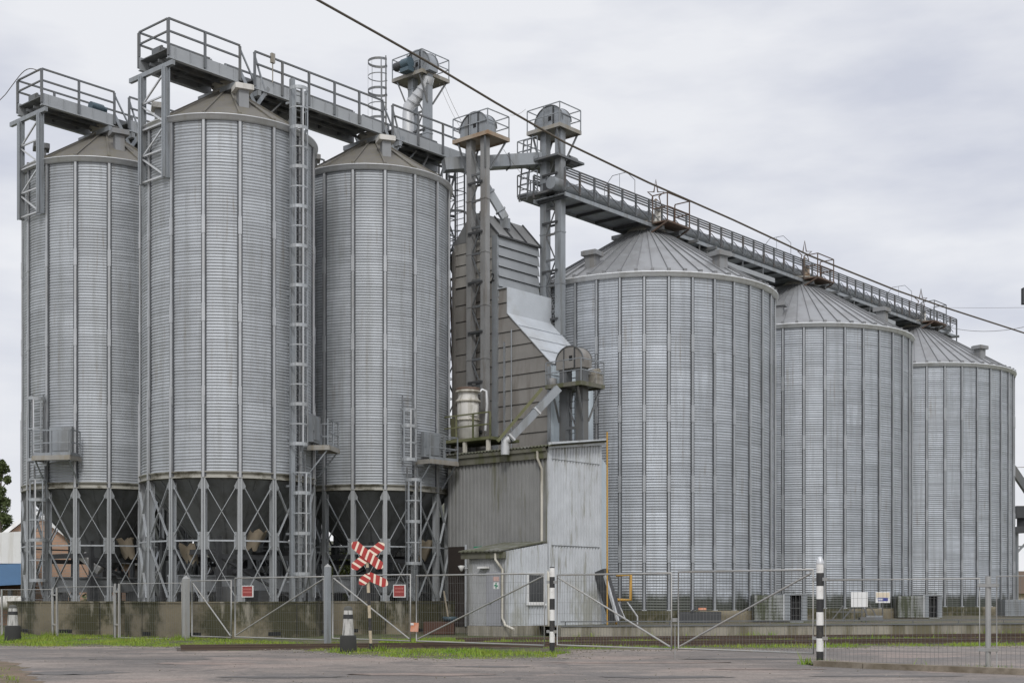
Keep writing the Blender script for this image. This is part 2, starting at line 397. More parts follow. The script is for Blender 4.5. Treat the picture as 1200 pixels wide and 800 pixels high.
def wall_mesh(R, z0, z1, pitch, amp, nseg, per=4):
    n = int((z1-z0)/pitch)*per
    prof = [(R+amp*math.sin(2*PI*i/per), z0+(z1-z0)*i/n) for i in range(n+1)]
    mb = MB(); mb.lathe(prof, nseg)
    for i, p in enumerate(mb.v):                            # sheets are never quite true
        q = p*.55; k = 1+(.011*mnoise.noise(q)+.004*mnoise.noise(p*1.9))/R*2
        mb.v[i] = V((p.x*k, p.y*k, p.z+.012*mnoise.noise(V((p.x*.8, p.y*.8, round(p.z/1.1))))))
    return mb

def make_hopper_silo():
    r = empty('hopper_silo', (0, 0, 0), 'x', 'silo', 'tall hopper silos on steel legs')
    wall_mesh(RL, RING1, EAVE, .118, .020, 96).build('wall', M['sheetL'], r)
    b = MB(); n = 16                                       # concrete base: eight flat walls
    b.lathe([(4.15, -.3), (4.15, FND), (0.01, FND)], 8, smooth=False, ph=PI/8)
    fo = b.build('foundation', M['conc'], r); fo.rotation_euler.z = 0
    ap = 4.15*math.cos(PI/8); rj = random.Random(4)
    for k in range(8):                                     # cast joints and low drain slots on the walls
        a = 2*PI*k/8; e = V((math.cos(a), math.sin(a), 0)); s = V((-e.y, e.x, 0))
        b = MB(); q = rj.uniform(-1.1, 1.1); b.box(e*(ap+.001)+s*q+Z*(FND/2), e*.004, s*.016, Z*(FND/2-.02)); b.build('joint', M['black'], fo)
        b = MB(); q = -q*.6; b.box(e*(ap+.001)+s*q+Z*.16, e*.006, s*.30, Z*.075); b.build('drain_slot', M['black'], fo)
        b = MB(); b.box(e*(ap-.12)+Z*(FND+.02), e*.16, s*(ap*.41), Z*.03); b.build('coping', M['conc'], fo)
    b = MB(); b.lathe([(RL-.12, RING0), (RL+.10, RING0), (RL+.10, RING0+.03), (RL+.03, RING0+.06), (RL+.03, RING1-.06), (RL+.11, RING1-.03), (RL+.11, RING1), (RL-.1, RING1)], 64)
    b.build('ring_beam', M['ring'], r)
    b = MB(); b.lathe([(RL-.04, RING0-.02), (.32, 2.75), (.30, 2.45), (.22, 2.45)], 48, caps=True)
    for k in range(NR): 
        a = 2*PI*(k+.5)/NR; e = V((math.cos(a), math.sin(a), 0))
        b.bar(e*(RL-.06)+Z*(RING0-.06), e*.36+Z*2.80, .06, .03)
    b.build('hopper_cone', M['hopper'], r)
    b = MB(); b.lathe([(RL+.02, EAVE-.16), (RL+.13, EAVE-.14), (RL+.13, EAVE+.02), (RL+.17, EAVE+.03), (RL+.17, EAVE+.07), (RL-.05, EAVE+.07)], 96)
    b.build('eave_ring', M['galvl'], r)
    b = MB(); b.lathe([(RL+.10, EAVE+.06), (.62, CAPZ)], NR*3)
    slope = (CAPZ-EAVE-.06)/(RL+.1-.62)
    for k in range(NR):
        a = 2*PI*k/NR; e = V((math.cos(a), math.sin(a), 0))
        b.bar(e*(RL+.08)+Z*(EAVE+.10), e*.64+Z*(CAPZ+.03), .07, .07)
        b.box(e*(RL+.02)+Z*(EAVE+.13), e*.07, V((-e.y, e.x, 0))*.07, Z*.05)
    roof = b.build('roof', M['roofL'], r)
    b = MB(); b.lathe([(.66, CAPZ-.06), (.70, CAPZ+.10), (.62, CAPZ+.14), (.60, CAPZ+.36), (.72, CAPZ+.38), (.72, CAPZ+.46), (.02, CAPZ+.48)], 32)
    b.build('roof_cap', M['platd'], r)
    rib0 = leg0 = brace0 = None
    for k in range(NR):
        ang = 2*PI*k/NR
        if k == 0:
            b = MB(); m2 = []
            for z0, z1 in ((RING0+.01, 9.4), (9.4, 12.6), (12.6, 16.0), (16.0, EAVE-.1)):
                frame_box(b, 0, RL+.0, RL+.125 if z0 < 7 else RL+.085, .10, z0+.008, z1-.008)
                m2 += range(len(b.f), len(b.f)+6); frame_box(b, 0, RL+.0, RL+.034, .205, z0+.004, z1-.004)
                if z1 < 19: frame_box(b, 0, RL+.03, RL+.10, .13, z1-.35, z1+.35)
            rib0 = b.build('rib', M['rib'], r, mat2=M['ribd'], m2=m2); rib = rib0
            b = MB()
            frame_box(b, 0, RL-.16, RL+.10, .022, FND, RING0)
            frame_box(b, 0, RL+.075, RL+.10, .17, FND, RING0); frame_box(b, 0, RL-.16, RL-.135, .17, FND, RING0)
            frame_box(b, 0, RL-.2, RL+.16, .34, FND+.001, FND+.03)
            leg0 = b.build('leg', M['galvb'], r); leg = leg0
            b = MB(); zc = 3.78
            frame_box(b, 0, RL+.050, RL+.064, .46, zc-.34, zc+.34)
            gp = b.build('gusset_plate', M['galv'], leg)
            b = MB(); e = V((1, 0, 0)); s = V((0, 1, 0)); p = V((RL+.052, 0, 0))
            b.prism([p+s*-.07+Z*RING0, p+s*.07+Z*RING0, p+s*.22+Z*(RING0-.30), p+s*.2+Z*(RING0-.42), p+s*-.2+Z*(RING0-.42), p+s*-.22+Z*(RING0-.30)], e*.014)
            b.build('gusset_plate', M['galv'], leg)
            b = MB(); frame_box(b, 0, RL+.050, RL+.064, .40, FND+.032, FND+.30); b.build('gusset_plate', M['galv'], leg)
            b = MB(); a1 = 2*PI/NR; R2 = RL+.066
            P = lambda a, z: V((R2*math.cos(a), R2*math.sin(a), z))
            i = .045
            for (z0, z1) in ((RING0-.35, 3.98), (3.58, FND+.2)):
                b.bar(P(i, z0), P(a1-i, z1), .10, .02); b.bar(P(a1-i, z0), P(i, z1), .10, .02)
            b.bar(P(0.05, 3.78), P(a1-.05, 3.78), .06, .06)
            brace0 = b.build('cross_brace', M['galvb'], r); br = brace0
        else:
            for src in (rib0, brace0):
                c = src.copy(); COL.objects.link(c); c.parent = r; c.rotation_euler.z = ang
            c = leg0.copy(); COL.objects.link(c); c.parent = r; c.rotation_euler.z = ang
            for g in kids(leg0):
                h = g.copy(); COL.objects.link(h); h.parent = c
    return r
hs = make_hopper_silo()
hop = []
HL = ['tall hopper silo nearest the camera, with the tall caged ladder up its right side',
      'leftmost tall hopper silo, with the short caged ladder and box hatch at its left edge',
      'tall hopper silo beside the grey cladded shed, just right of the nearest one',
      'tall hopper silo at the back, almost wholly hidden behind the nearest one']
for i, (c, px) in enumerate(((MID, 239), (LEFT, 89), (THIRD, 451), (FOURTH, None))):
    o = hs if i == 0 else copy_tree(hs)
    o['label'] = HL[i]
    o.location = c
    if px is not None: e = edir(c, psi_at(c, RL, px))
    else: e = edir(c, .1)
    o.rotation_euler.z = math.atan2(e.y, e.x)
    for ch in o.children:                                  # the concrete base stays square to the plant
        if ch.name.startswith('foundation'): ch.rotation_euler.z = math.radians(0)-o.rotation_euler.z
    hop.append(o)
for o, c in zip(hop, (MID, LEFT, THIRD, FOURTH)):
    for a, rr in ((math.radians(14), 2.25), (math.radians(-84), 2.75)):      # square vents on the roof
        e = edir(c, a); s = V((-e.y, e.x, 0)); p = c+e*rr; zz = EAVE+.06+(RL+.1-rr)*(CAPZ-EAVE-.06)/(RL+.1-.62)
        b = MB(); b.box(p+Z*(zz+.15), e*.2, s*.2, Z*.40); v = b.build('roof_vent', M['vent'], o); v.rotation_euler.z = -o.rotation_euler.z
        b = MB(); b.box(p+Z*(zz+.66), e*.34, s*.37, Z*.10); b.box(p+Z*(zz+.775), e*.29, s*.32, Z*.015); q = b.build('vent_hood', M['tank'] if c is not LEFT else M['vent'], v)

RR, FR, EAVR, CAPR = 6.55, .95, 16.75, 20.35
G1 = V((157/F*69, 69, 0)); G2 = V((336/F*80.7, 80.7, 0)); G3 = V((471/F*93.3, 93.3, 0))
def make_grain_silo():
    r = empty('grain_silo', (0, 0, 0), 'x', 'silo', 'wide grain silos in a row')
    wall_mesh(RR, FR, EAVR, .128, .022, 108).build('wall', M['sheetR'], r)
    b = MB(); b.lathe([(RR+.35, -.2), (RR+.35, FR-.25), (RR+.3, FR), (.01, FR)], 72)
    b.build('foundation', M['conc'], r)
    b = MB(); b.lathe([(RR+.0, EAVR-.14), (RR+.13, EAVR-.12), (RR+.13, EAVR+.03), (RR+.2, EAVR+.05), (RR+.2, EAVR+.10), (RR-.1, EAVR+.10)], 108)
    b.build('eave_ring', M['eave'], r)
    b = MB(); rc = .95; slope = (CAPR-EAVR-.1)/(RR+.12-rc)
    b.lathe([(RR+.12, EAVR+.09), (rc, CAPR)], 108)
    b.build('roof', M['roofR'], r)
    b = MB()
    for k in range(54):
        a = 2*PI*(k+.5)/54; e = V((math.cos(a), math.sin(a), 0))
        b.bar(e*(RR+.10)+Z*(EAVR+.13), e*rc+Z*(CAPR+.03), .03, .06)
        b.box(e*(RR+.08)+Z*(EAVR+.17), e*.10, V((-e.y, e.x, 0))*.08, Z*.06)
    b.build('roof_seams', M['seam'], r)
    b = MB(); b.lathe([(1.0, CAPR-.05), (1.06, CAPR+.06), (.95, CAPR+.12), (.95, CAPR+.30), (1.2, CAPR+.33), (1.2, CAPR+.40), (.02, CAPR+.42)], 36)
    b.build('roof_cap', M['platd'], r)
    rib0 = None
    for k in range(36):
        if k == 0:
            b = MB(); z = FR; m2 = []
            for z1 in (3.6, 6.9, 10.2, 13.5, EAVR-.1):
                frame_box(b, 0, RR, RR+.085, .08, z+.01, z1-.01)
                m2 += range(len(b.f), len(b.f)+6); frame_box(b, 0, RR, RR+.034, .185, z+.004, z1-.004)
                if z1 < 15: frame_box(b, 0, RR+.03, RR+.105, .13, z1-.4, z1+.4)
                z = z1
            frame_box(b, 0, RR-.05, RR+.14, .22, FR, FR+.05)
            rib0 = b.build('rib', M['ribR'], r, mat2=M['ribd'], m2=m2)
        else:
            c = rib0.copy(); COL.objects.link(c); c.parent = r; c.rotation_euler.z = 2*PI*k/36
    return r
gs = make_grain_silo(); grn = []
GL = ['wide grain silo nearest the camera, beside the pale cladded building',
      'wide grain silo in the middle of the row of three',
      'wide grain silo farthest away, at the right end of the row']
def roof_vent(parent, c, psi, rr, h=1.0):
    e = edir(c, psi); s = V((-e.y, e.x, 0)); zz = EAVR+.09+(RR+.12-rr)*(CAPR-EAVR-.1)/(RR+.12-.95)
    b = MB(); p = c+e*rr
    b.box(p+Z*(zz+.10), e*.25, s*.27, Z*.36); b.box(p+Z*(zz+.57), e*.38, s*.42, Z*.11); b.box(p+Z*(zz+.695), e*.32, s*.36, Z*.015)
    o = b.build('roof_vent', M['vent'], parent)
    rot = Matrix.Rotation(-parent.rotation_euler.z, 3, 'Z')
    o.rotation_euler.z = -parent.rotation_euler.z
rows = ((G1, 755, (-29, 42)), (G2, 942, (-12, 62)), (G3, 1107, (52, 150)))
for i, (c, px, vs) in enumerate(rows):
    o = gs if i == 0 else copy_tree(gs)
    o['label'] = GL[i]; o.location = c
    e = edir(c, psi_at(c, RR, px)); o.rotation_euler.z = math.atan2(e.y, e.x); grn.append(o)
for o, (c, px, vs) in zip(grn, rows):
    for a in vs: roof_vent(o, c, math.radians(a), 5.35)

# ------------------------------------------------------------------ ladders and platforms
def railing(parent, name, pts, h=1.05, posts=1.3, r=.025, mids=(.5,), mat=None, toe=0.12, pw=None):
    """guard rail along a 3-D polyline: rails in one mesh, each upright a sub-part"""
    mat = mat or M['galv']; b = MB(); pts = [V(p) for p in pts]
    up = []
    for p, q in zip(pts, pts[1:]):
        for f in (1.0,)+tuple(mids): b.bar(p+Z*h*f, q+Z*h*f, r*2)
        if toe: b.bar(p+Z*toe/2, q+Z*toe/2, .012, toe)
        n = max(1, round((q-p).length/posts))
        for i in range(n+1):
            w = p.lerp(q, i/n)
            if not any((w-x).length < .05 for x in up): up.append(w)
    o = b.build(name, mat, parent)
    for w in up:
        c = MB(); c.bar(w, w+Z*(h-r*1.05), pw or r*2.1); c.build('post', mat, o)
    return o
def caged_ladder(c, out, z0, z1, cage0, label, half=.23, bright=True, hoop=.95, cr=.36, group='caged ladders', wide=.055):
    """c: foot of the ladder line against the wall, out: unit vector away from the wall"""
    tn = V((-out.y, out.x, 0))
    r = empty('caged_ladder', (c.x, c.y, z0), label, 'ladder', group)
    for s in (-1, 1):
        b = MB(); b.bar(V((c.x, c.y, z0))+tn*half*s, V((c.x, c.y, z1))+tn*half*s, wide, .07, up=out); b.build('stringer', M['galvd'], r)
    z = z0+.2
    while z < z1-.05:
        b = MB(); b.bar(V((c.x, c.y, z))-tn*(half-.02), V((c.x, c.y, z))+tn*(half-.02), .028); z += .29
        b.build('rung', M['galvd'], r)
    def hp(a): return V((c.x, c.y, 0))+out*(cr*.55)+(out*math.cos(a)+tn*math.sin(a))*cr
    z = cage0; k = 0
    while z < z1+.01:
        b = MB(); pts = [hp(math.radians(a)) for a in range(-130, 131, 20)]
        hh = .13 if k % 2 == 0 else .05
        for p, q in zip(pts, pts[1:]): b.bar(p+Z*z, q+Z*z, .012, hh)
        b.build('hoop', M['galvb'] if bright else M['galvd'], r); z += hoop; k += 1
    zt = z-hoop
    for a in (-100, -50, 0, 50, 100):
        b = MB(); p = hp(math.radians(a))-(hp(math.radians(a))-V((c.x, c.y, 0))-out*(cr*.55)).normalized()*.012
        b.bar(p+Z*(cage0-.02), p+Z*(zt+.02), .055, .012, up=out if abs(a) < 70 else tn); b.build('cage_strap', (M['galvl'] if a == 0 else M['galv']) if bright else M['galvd'], r)
    return r
def access_platform(cen, psi, z, wdt, label, hatch=True, deep=1.0, group='hatch platforms'):
    e = edir(cen, psi); s = V((-e.y, e.x, 0)); p = cen+e*(RL+.12)
    r = empty('access_platform', (p.x, p.y, z), label, 'platform', group)
    P = lambda a, b_, zz: V((p.x, p.y, zz))+s*a+e*b_
    b = MB(); b.box(P(0, deep/2, z), s*wdt/2, e*deep/2, Z*.03)
    for a, b0, a1, b1 in ((-wdt/2, deep, wdt/2, deep), (-wdt/2, 0, -wdt/2, deep), (wdt/2, 0, wdt/2, deep)):
        b.bar(P(a, b0, z-.1), P(a1, b1, z-.1), .05, .14)
    b.build('deck', M['platd'], r)
    railing(r, 'guard_rail', [P(-wdt/2, deep-.05, z+.03), P(wdt/2, deep-.05, z+.03), P(wdt/2, .1, z+.03)], posts=.9, r=.022)
    for a in (-wdt/2+.1, wdt/2-.1):
        b = MB(); b.bar(P(a, deep-.1, z-.18), P(a, .0, z-1.15), .05); b.build('brace', M['galv'], r)
    if hatch:
        b = MB(); b.box(P(0, .06, z+.75), s*.52, e*.10, Z*.55); b.box(P(0, .175, z+.75), s*.40, e*.014, Z*.45)
        for a in (-.46, .46): b.box(P(a, .18, z+.75), s*.03, e*.02, Z*.1)
        b.build('hatch', M['galv'], r)
    return r
# tall ladder on the nearest silo
ps = psi_at(MID, RL+.5, 356); e = edir(MID, ps)
k_, r_ = toward(MID)
out = (e*.75+k_*.6).normalized()
c = MID+e*(RL+.28)
caged_ladder(c, out, 1.45, ZY(530, 52.6), ZY(672, 52.6), 'lower caged ladder from the concrete base of the nearest tall silo', hoop=.8)
c2 = MID+edir(MID, ps-.05)*(RL+.28)
caged_ladder(c2, out, ZY(527, 52.6), ZY(98, 52.6), ZY(520, 52.6), 'long upper caged ladder up to the gantry on the nearest tall silo', hoop=.78)
# the box column beside it
b = MB(); cc2 = MID+edir(MID, psi_at(MID, RL+.2, 342))*(RL+.22)
b.bar(V((cc2.x, cc2.y, 1.4)), V((cc2.x, cc2.y, ZY(88, 52.4))), .17, .17, up=out)
for i in range(11):
    z = 2.2+i*1.9
    b.bar(V((cc2.x, cc2.y, z)), V((cc2.x, cc2.y, z))-edir(MID, ps)*.3, .08)
tag(b.build('ladder_column', M['galv'], origin=(cc2.x, cc2.y, 1.4)), 'grey steel box column standing beside the tall caged ladder', 'column')
access_platform(MID, psi_at(MID, RL+.6, 380), ZY(520, 53), 1.5, 'hatch platform on the nearest tall silo, right of its long ladder', deep=.9)
# third silo
ps = psi_at(THIRD, RL+.5, 486); c = THIRD+edir(THIRD, ps)*(RL+.28); k_, r_ = toward(THIRD); out = (edir(THIRD, ps)*.6+k_*.6).normalized()
caged_ladder(c, out, 1.45, ZY(548, 58), ZY(660, 58), 'lower caged ladder on the tall silo beside the cladded shed', hoop=.9)
c2 = THIRD+edir(THIRD, ps-.06)*(RL+.28)
caged_ladder(c2, out, ZY(545, 58), ZY(464, 58), ZY(540, 58), 'short upper caged ladder on the tall silo beside the cladded shed', hoop=.72)
access_platform(THIRD, psi_at(THIRD, RL+.6, 513), ZY(541, 58.5), 1.75, 'hatch platform on the tall silo beside the cladded shed', deep=.9)
# left silo
ps = psi_at(LEFT, RL+.5, 42); c = LEFT+edir(LEFT, ps)*(RL+.28); k_, r_ = toward(LEFT); out = (edir(LEFT, ps)*.5+k_*.8).normalized()
caged_ladder(c, out, 1.0, ZY(548, 57.6), ZY(680, 57.6), 'lower caged ladder at the left edge of the leftmost tall silo', hoop=.85)
c2 = LEFT+edir(LEFT, ps-.03)*(RL+.28)
caged_ladder(c2, out, ZY(545, 57.6), ZY(466, 57.6), ZY(542, 57.6), 'short upper caged ladder at the left edge of the leftmost tall silo', hoop=1.3)
access_platform(LEFT, psi_at(LEFT, RL+.6, 66), ZY(538, 57), 1.75, 'hatch platform with a grey box hatch on the leftmost tall silo', deep=.9)

# ------------------------------------------------------------------ gantries over the tall silos
RAILZ, HW = 24.02, .95
DECK = RAILZ-1.08
def tall_gantry(c, spans, label, strut_at=None, motor=None):
    """c: silo centre the gantry passes over; spans: lengths along U from c"""
    s0 = spans[0][0]; o = UV(c, s0, 0, DECK)
    r = empty('conveyor_gantry', o, label, 'gantry', 'conveyor gantries over the tall silos')
    for (a, b_) in spans:
        b = MB()
        for w in (-HW, HW):
            b.ub(c, a, b_, w-.02, w+.02, DECK-.42, DECK+.08)
            sg_ = 1 if w > 0 else -1; xs_ = a+.35
            while xs_ < b_-.1: b.ub(c, xs_-.02, xs_+.02, min(w+sg_*.022, w+sg_*.055), max(w+sg_*.022, w+sg_*.055), DECK-.41, DECK+.07); xs_ += .7
            b.ub(c, a, b_, w-.09, w+.09, DECK-.45, DECK-.422)
        b.build('side_girder', M['beam'], r)
        b = MB(); b.ub(c, a+.03, b_-.03, -HW+.03, HW-.03, DECK-.06, DECK-.02)
        x = a+.5
        while x < b_: b.ub(c, x-.05, x+.05, -HW+.03, HW-.03, DECK-.30, DECK-.07); x += 1.15
        for w in (-.28, .28): b.ub(c, a+.03, b_-.03, w-.02, w+.02, DECK-.42, DECK-.305)
        b.build('deck', M['galvd'], r)
        for w in (-HW, HW):
            sg = 1 if w > 0 else -1
            railing(r, 'guard_rail', [UV(c, a, w+sg*.06, DECK-.35), UV(c, b_, w+sg*.06, DECK-.35)], h=1.43, posts=1.5, r=.034, mids=(.66,), toe=0, pw=.085, mat=M['galvd'])
    a0, a1 = spans[0][0], spans[-1][1]
    railing(r, 'guard_rail', [UV(c, a0, -HW, DECK+.1), UV(c, a0, HW, DECK+.1)], h=.98, posts=1.5, r=.03, toe=0, mat=M['galvd'])
    b = MB(); b.ub(c, a0+.1, a1-.1, -.27, .27, DECK+.02, DECK+.24)
    x = a0+.2
    while x < a1-.2: b.ub(c, x-.04, x+.04, -.31, .31, DECK+.0, DECK+.28); x += 1.6
    b.build('drag_conveyor', M['galvd'], r)
    for (p, q) in zip(spans, spans[1:]):                   # steps down to the roof in the gap
        for w in (-HW, HW):
            b = MB(); b.bar(UV(c, p[1], w, DECK+1.05), UV(c, p[1]+1.15, w, DECK-.75), .06); b.bar(UV(c, p[1]+.02, w, DECK+.1), UV(c, p[1]+.9, w, DECK-1.2), .05, .16)
            b.build('stair_rail', M['galv'], r)
            b = MB(); b.bar(UV(c, q[0], w, DECK+1.05), UV(c, q[0]+.65, w, DECK-.55), .06); b.bar(UV(c, q[0], w, DECK-1.3), UV(c, q[0]+.75, w, DECK-.2), .08, .16); b.build('stair_rail', M['galv'], r)
    for (a, w0, w1, dz) in ((a0+.10, -1.75, 1.20, 0),):
        b = MB(); b.ub(c, a-.07, a+.07, w0, w1, DECK-.74, DECK-.56); b.build('end_beam', M['galv'], r)
    return r
def silo_sidelegs(c, a, zbot, gantry):
    for w in (-.80, .80):
        b = MB(); b.ub(c, a-.13, a+.13, w-.02, w+.02, zbot, DECK-.75); b.ub(c, a-.13, a-.10, w-.10, w+.10, zbot, DECK-.75); b.ub(c, a+.10, a+.13, w-.10, w+.10, zbot, DECK-.75)
        b.build('leg', M['galv'], gantry)
    b = MB(); z = zbot+.1; k = 0; n = 4; st = (DECK-.9-zbot)/n
    for i in range(n):
        p, q = (-.74, .74) if i % 2 else (.74, -.74)
        b.bar(UV(c, a, p, z), UV(c, a, q, z+st-.12), .06); b.bar(UV(c, a, -.74, z), UV(c, a, .74, z), .06); z += st
    b.build('leg_bracing', M['galvl'], gantry)
SPM = (THIRD-MID).dot(U)
def cap_beams(c, base, offs, g):
    for x in offs:
        b = MB(); b.ub(c, base+x-.08, base+x+.08, -1.25, 1.25, DECK-.78, DECK-.57); b.build('cross_beam', M['galv'], g)
g1 = tall_gantry(MID, [(-3.62, -.2), (.55, SPM-.25), (SPM+.35, SPM+5.3)], 'gantry with railings over the nearest tall silo and the one beside the shed')
silo_sidelegs(MID, -3.60, ZY(213, 52.3), g1)
cap_beams(MID, 0, (-.55, .62), g1); cap_beams(MID, SPM, (-.55, .62), g1)
for base in (0, SPM):                                      # raking struts to the roof
    for x in (1.4, 2.2, 3.0):
        for w in (-.66, .66):
            b = MB(); zz = EAVE+.1+max(0, RL-(x-.8))*.66
            b.bar(UV(MID, base+x, w, DECK-.5), UV(MID, base+x-.75, w, max(EAVE+.15, zz)), .10, .06); b.build('strut', M['galvd'], g1)
for x in (4.2, 5.0):
    b = MB(); b.bar(UV(MID, SPM+x, .66, DECK-.5), UV(MID, SPM+x-.9, .66, EAVE+.2 if x < 4.5 else EAVE-.3), .10, .06); b.build('strut', M['galvd'], g1)
g2 = tall_gantry(LEFT, [(-3.70, -.2), (.55, SPM-.25), (SPM+.35, SPM+4.0)], 'gantry with railings over the leftmost tall silo')
silo_sidelegs(LEFT, -3.66, ZY(256, 57.5), g2)
cap_beams(LEFT, 0, (-.55, .62), g2); cap_beams(LEFT, SPM, (-.55, .62), g2)
b = MB(); p0 = UV(LEFT, -.75, .52, DECK+.34); b.tube([p0-U*.35, p0+U*.25], .2, 12); b.tube([p0+U*.25, p0+U*.42], .14, 12); b.ub(UV(LEFT, -.75, .52), -.3, .2, -.18, .18, DECK-.01, DECK+.16)
tag(b.build('electric_motor', M['blue'], origin=p0), 'blue electric motor on the conveyor of the leftmost gantry', 'motor')
b = MB(); p = UV(MID, .55+.9, HW+.1, DECK+1.05); b.box(p+Z*.0, U*.09, W*.06, Z*.2); b.tube([p-Z*.2, p-Z*1.0], .025, 6)
tag(b.build('floodlight', M['platd'], origin=p), 'small beige floodlight on the railing above the long caged ladder', 'light')
# loose cable at the left gantry end
pa = UV(LEFT, -3.70, HW, DECK+.95); pb = UV(LEFT, -3.7, -HW, DECK+1.05)
pts = [pa.lerp(pb, i/8)+Z*.28*math.sin(PI*i/8)-U*.1 for i in range(9)]
q = AT(-90, 175, 62)
pts += [pb.lerp(q, i/8)-Z*.5*math.sin(PI*i/8) for i in range(1, 9)]
b = MB(); b.tube(pts, .018, 5)
tag(b.build('power_cable', M['cable'], origin=pa), 'thin black cable leaving the end rail of the leftmost gantry', 'cable')

# ------------------------------------------------------------------ conveyors, chutes under the hoppers
for c, lab in ((MID, 'blue-grey trough conveyor under the hoppers of the nearest tall silos'), (LEFT, 'blue-grey trough conveyor under the hoppers of the leftmost tall silo')):
    r = empty('trough_conveyor', UV(c, -2.6, 0, FND), lab, 'conveyor', 'trough conveyors under the hoppers')
    b = MB(); b.ub(c, -2.7, SPM+3.2, -.35, .35, 1.85, 2.42); b.ub(c, -2.7, SPM+3.2, -.42, .42, 2.425, 2.48); b.ub(c, -2.7, SPM+3.2, -.42, .42, 1.80, 1.845); b.build('trough', M['beam'], r)
    x = -2.4
    while x < SPM+3:
        for w in (-.3, .3): b = MB(); b.ub(c, x-.05, x+.05, w-.05, w+.05, FND if (abs(x) < 3.8 or abs(x-SPM) < 3.8) else 0, 1.8); b.build('leg', M['galvd'], r)
        x += 2.2
def canvas_chute(p, d, n, lab):
    b = MB(); m = 14; rings = []
    for i in range(6):
        t_ = i/5; c = p+d*t_; rr = .34-.12*t_
        rings.append([c+V((math.cos(2*PI*k/m), math.sin(2*PI*k/m)*.8, 0))*rr*(1+.22*math.sin(k*2.7+n+i*.8))+Z*.10*math.sin(k*1.9+n) for k in range(m)])
    vs = [q for R in rings for q in R]; fs = [(i*m+k, i*m+(k+1) % m, (i+1)*m+(k+1) % m, (i+1)*m+k) for i in range(5) for k in range(m)]
    b.add(vs, fs, True)
    tag(b.build('canvas_chute', M['beige'], origin=p), lab, 'chute', 'canvas chutes under the hoppers')
canvas_chute(AT(303, 622, 53.5), V((-.3, 0, -.75)), 0, 'crumpled beige canvas chute hanging under the nearest tall silo')
canvas_chute(AT(146, 632, 58.4), V((.25, .1, -.8)), 2, 'beige canvas chute hanging low under the leftmost tall silo')
canvas_chute(AT(500, 634, 59.5), V((-.3, .1, -.8)), 5, 'beige canvas chute under the tall silo beside the shed')
canvas_chute(AT(219, 638, 53.7), V((.2, .1, -.7)), 3, 'beige canvas chute behind the left legs of the nearest tall silo')
b = MB(); p = AT(106, 659, 58.2); b.tube([p+V((-.35, 0, .3)), p+V((.45, 0, -.35))], .22, 12)
tag(b.build('spout_pipe', M['white'], origin=p), 'short pale spout pipe under the hopper of the leftmost tall silo', 'spout')
# ================================================================== cladded shed with its annex
def corr_wall(mb, o, d, L, z0, z1, nrm, pitch=.2, amp=.035, top=None):
    """trapezoidal cladding on a wall from o along unit d, ridges standing out along nrm; top(s) gives the height"""
    n = max(1, int(L/pitch)); vs = []; p = L/n
    for i in range(n):
        for f, a in ((0, 0), (.3, 0), (.42, 1), (.82, 1), (.94, 0)):
            vs.append((i*p+f*p, a*amp))
    vs.append((L, 0))
    P = [];  m = len(vs)
    for s, a in vs: P.append(o+d*s+nrm*a+Z*z0)
    for s, a in vs: P.append(o+d*s+nrm*a+Z*((top(s) if top else z1)))
    fs = [(i, i+1, m+i+1, m+i) for i in range(m-1)]
    mb.add(P, fs)
    Q = [o-nrm*.05+Z*z0, o+d*L-nrm*.05+Z*z0, o+d*L-nrm*.05+Z*(top(L) if top else z1), o-nrm*.05+Z*(top(0) if top else z1)]
    mb.add(Q, [(0, 1, 2, 3)])
Ya = 53.9; AC = V(((593-600)/F*Ya, Ya, 0))
la = ray_t(643, AC, U); SHC = UV(AC, la)                     # shed corner
lw = ray_t(703, SHC, U)                                      # length of the pale side
ld = ray_t(525, SHC, -W)                                     # length of the dark side
EZ = ZY(525, SHC.y); TZ = ZY(520, UV(SHC, lw).y)
rf = lambda s: EZ+(TZ-EZ)*s/lw
SH = empty('cladded_shed', UV(SHC, lw/2, -ld/2, 0), 'tall corrugated shed with a dark weathered side and a pale painted side', 'building')
b = MB(); corr_wall(b, UV(SHC, 0, -ld), W, ld, .25, EZ-.05, -U, .21, .055); b.build('wall', M['clad'], SH)
b = MB(); corr_wall(b, UV(SHC), U, lw, .3, 0, W, .19, .05, top=lambda s: rf(s)-.02); b.build('wall', M['cladw'], SH)
b = MB(); b.ub(SHC, .06, lw-.02, -ld, -.06, 0, EZ-.15); b.build('inner_frame', M['clad'], SH)
b = MB(); b.ub(SHC, -.06, lw+.04, -ld, .07, 0, .29); b.build('plinth', M['concl'], SH)
b = MB(); b.ub(SHC, -.05, .12, -.1, .06, .3, EZ+.0); b.ub(SHC, lw-.08, lw+.05, -.1, .06, .3, TZ-.02); b.build('corner_flashing', M['cladw'], SH)
b = MB(); zz = ZY(541, SHC.y+1.4); b.box(UV(SHC, lw/2, .045, zz), U*lw/2, W*.012, Z*.012); zz = ZY(640, SHC.y+1.4); b.box(UV(SHC, lw/2, .045, zz), U*lw/2, W*.012, Z*.018)
b.build('sheet_lap', M['galvd'], SH)
